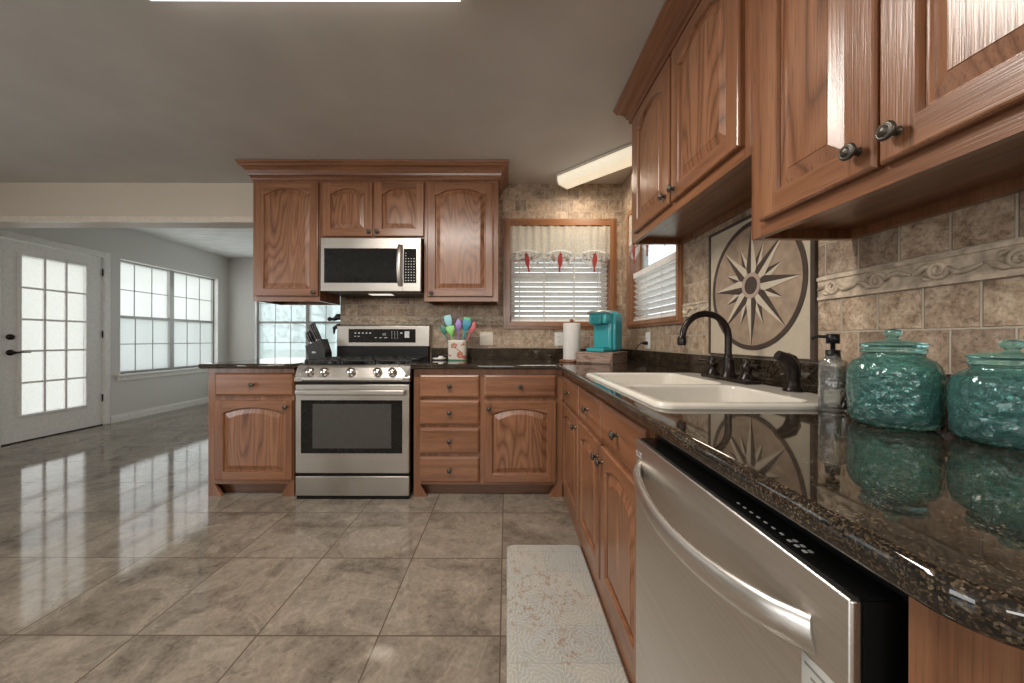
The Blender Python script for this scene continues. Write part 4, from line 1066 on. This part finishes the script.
for r_, (px_, pz_, ln) in enumerate(((.000, .150, .170), (-.045, .130, .125))):
    for c_, dy in enumerate((.034, 0, -.034)):
        base = Vector((kx + px_, ky + dy, CT + pz_)); ln2 = ln - .012 * c_
        k_ = thing('kitchen_knife', desc[i], 'knife', base, 0, 'knives in the black block'); i += 1
        MB().tube([base + dirv * -.004, base + dirv * .016], .0085, 8, flat=(1, .7)).build('bolster', SILV, k_)
        MB().tube([base + dirv * .016, base + dirv * (ln2 * .4), base + dirv * (ln2 * .8), base + dirv * ln2 + Vector((.004, 0, 0))], [.013, .0155, .016, .012], 8, flat=(1, .75)).build('handle', KH, k_)

# ---------------------------------------------------------------- iron hook at the wall end
hx, hy = -1.446, 3.06
t = thing('iron_hook', 'black iron bird-like hook mounted on the tiled wall end', 'hook', (hx, hy, 1.22))
MB().box(hx - .012, hx - .0005, hy - .03, hy + .03, 1.15, 1.31, bev=.003).build('back_plate', BLACKM, t)
mb = MB().tube([(hx - .01, hy, 1.285), (hx - .05, hy, 1.288), (hx - .085, hy, 1.265), (hx - .115, hy, 1.268)], [.030, .028, .016, .012], 10); mb.lathe([(.001, -.02), (.016, -.012), (.020, 0), (.016, .012), (.001, .02)], (hx - .122, hy, 1.268), n=12); mb.build('upper_arm', BLACKM, t)
MB().tube([(hx - .01, hy, 1.205), (hx - .05, hy, 1.205), (hx - .082, hy, 1.188), (hx - .085, hy, 1.135)], [.024, .022, .016, .005], 10).build('lower_arm', BLACKM, t)

# ---------------------------------------------------------------- soap bottle and aqua jars
sx_, sy_ = .768, .812
t = thing('soap_dispenser', 'square clear glass soap bottle with black pump beside the sink', 'soap dispenser', (sx_, sy_, CT), R(24.6))
mb = MB(); h_ = .0215
def sq(k, z, r=.008): return [(x, y, z) for x, y in rrect(-h_ * k, h_ * k, -h_ * k, h_ * k, r * k, 3)]
mb.loops([sq(.94, .001), sq(1, .006), sq(1, .112), sq(.94, .119), sq(.6, .123), sq(.55, .134), sq(.48, .134), sq(.52, .121), sq(.86, .114), sq(.9, .108), sq(.9, .012), sq(.8, .009)], 0, True, cap0=True, cap1=True)
mb.build('bottle', CLEARG, t, False)
MB().loops([[(x, y, .0125) for x, y, _ in sq(.87, 0)], [(x, y, .055) for x, y, _ in sq(.87, 0)]], 0, False, True, True, True).build('soap', glass('clear_soap', (.80, .84, .80), .02), t, False)
MB().lathe([(.0135, .130), (.0135, .145), (.001, .145)], (0, 0, 0), n=20).build('collar', BLACK, t, False)
mb = MB().lathe([(.0045, .145), (.0045, .160), (.0125, .160), (.0125, .182), (.001, .183)], (0, 0, 0), n=18)
mb.tube([(-.006, .006, .176), (-.020, .022, .177), (-.027, .030, .171)], [.004, .0035, .003], 8); mb.build('pump_head', BLACK, t, False)
def jar(label, loc, s, hs):
    t = thing('glass_jar', label, 'jar', loc, 0, 'aqua glass jars')
    out = [(.030, .004), (.085, .001), (.096, .006), (.101, .018), (.1015, .030), (.1045, .034), (.1035, .039), (.1045, .044), (.103, .050), (.106, .062), (.1065, .080), (.106, .100), (.1045, .114), (.099, .128), (.089, .138), (.076, .144), (.0695, .147), (.069, .152), (.071, .154)]
    inn = [(r - .0045, h) for r, h in reversed(out[3:])]
    prof = [(r * s, h * hs) for r, h in out] + [(r * s, h * hs) for r, h in inn] + [(.06 * s, .010 * hs), (.0005, .009 * hs)]
    n = 96; L = []
    for k, (r, h) in enumerate(prof):
        rib = .0011 if .008 < h / hs < .032 and k < len(out) else 0
        L.append([((r + rib * (1 if (q // 3) % 2 else -1)) * cos(2 * pi * q / n), (r + rib * (1 if (q // 3) % 2 else -1)) * sin(2 * pi * q / n), h) for q in range(n)])
    mb = MB().loops(L, 0, True, True, True, True); mb.build('jar_body', AQUA, t, False)
    mb = MB().lathe([(.0005, .1555 * hs), (.060 * s, .1555 * hs), (.0715 * s, .1555 * hs), (.0735 * s, .160 * hs), (.0715 * s, .163 * hs), (.071 * s, .168 * hs), (.076 * s, .171 * hs), (.074 * s, .175 * hs), (.050 * s, .180 * hs), (.014 * s, .184 * hs)], (0, 0, 0), n=48)
    lid = mb.build('lid', AQUAP, t, False)
    MB().lathe([(.013 * s, .184 * hs), (.012 * s, .187 * hs), (.018 * s, .191 * hs), (.0215 * s, .197 * hs), (.0185 * s, .203 * hs), (.010 * s, .206 * hs), (.0005, .2065 * hs)], (0, 0, .0002), n=24).build('finial', AQUAP, lid, False)
    return t
jar('taller aqua glass jar with lid next to the soap bottle', (.768, .686, CT), .625, .925)
jar('nearer aqua glass jar with lid at the right picture edge', (.824, .562, CT), .625, .82)

# ---------------------------------------------------------------- trees outside the far window
BARK = plain('grey_bark', (.18, .16, .14), .9, var=.3, scale=12); LEAF = plain('olive_leaf', (.22, .27, .17), .8, var=.4, scale=9)
for i, (tx, ty, th_) in enumerate(((-4.75, 9.2, 4.2), (-2.1, 10.5, 4.8), (-7.9, 11.0, 5.0))):
    t = thing('tree', ['slim grey tree seen hazily through the far window', 'bushy tree behind the far window mullion', 'distant tree left beyond the far room'][i], 'tree', (tx, ty, -.12))
    rr_ = random.Random(i + 5); mb = MB(); tr_ = [(tx, ty, -.12), (tx + .05, ty, 1.0), (tx - .05, ty + .05, 2.1), (tx + .05, ty, th_)]
    mb.tube(tr_, [.13, .11, .09, .03], 10)
    for k in range(9):
        z = 1.1 + k * .32; a = rr_.uniform(0, 6.28); l = rr_.uniform(.6, 1.2)
        mb.tube([(tx, ty, z), (tx + l * .5 * cos(a), ty + l * .5 * sin(a), z + .3), (tx + l * cos(a), ty + l * sin(a), z + .45)], [.04, .025, .01], 6)
    mb.build('trunk', BARK, t)
    lf = MB()
    for k in range(900):
        a = rr_.uniform(0, 6.28); r = 1.3 * rr_.random() ** .5; z = rr_.uniform(1.0, th_ + .3); c = Vector((tx + r * cos(a), ty + r * sin(a), z)); u = Vector((rr_.uniform(-1, 1), rr_.uniform(-1, 1), rr_.uniform(-1, 1))).normalized(); w_ = u.orthogonal().normalized()
        l = .07; lf.add([c - u * l, c + w_ * l * .4, c + u * l, c - w_ * l * .4], [(0, 1, 2, 3)])
    lf.build('foliage', LEAF, t)
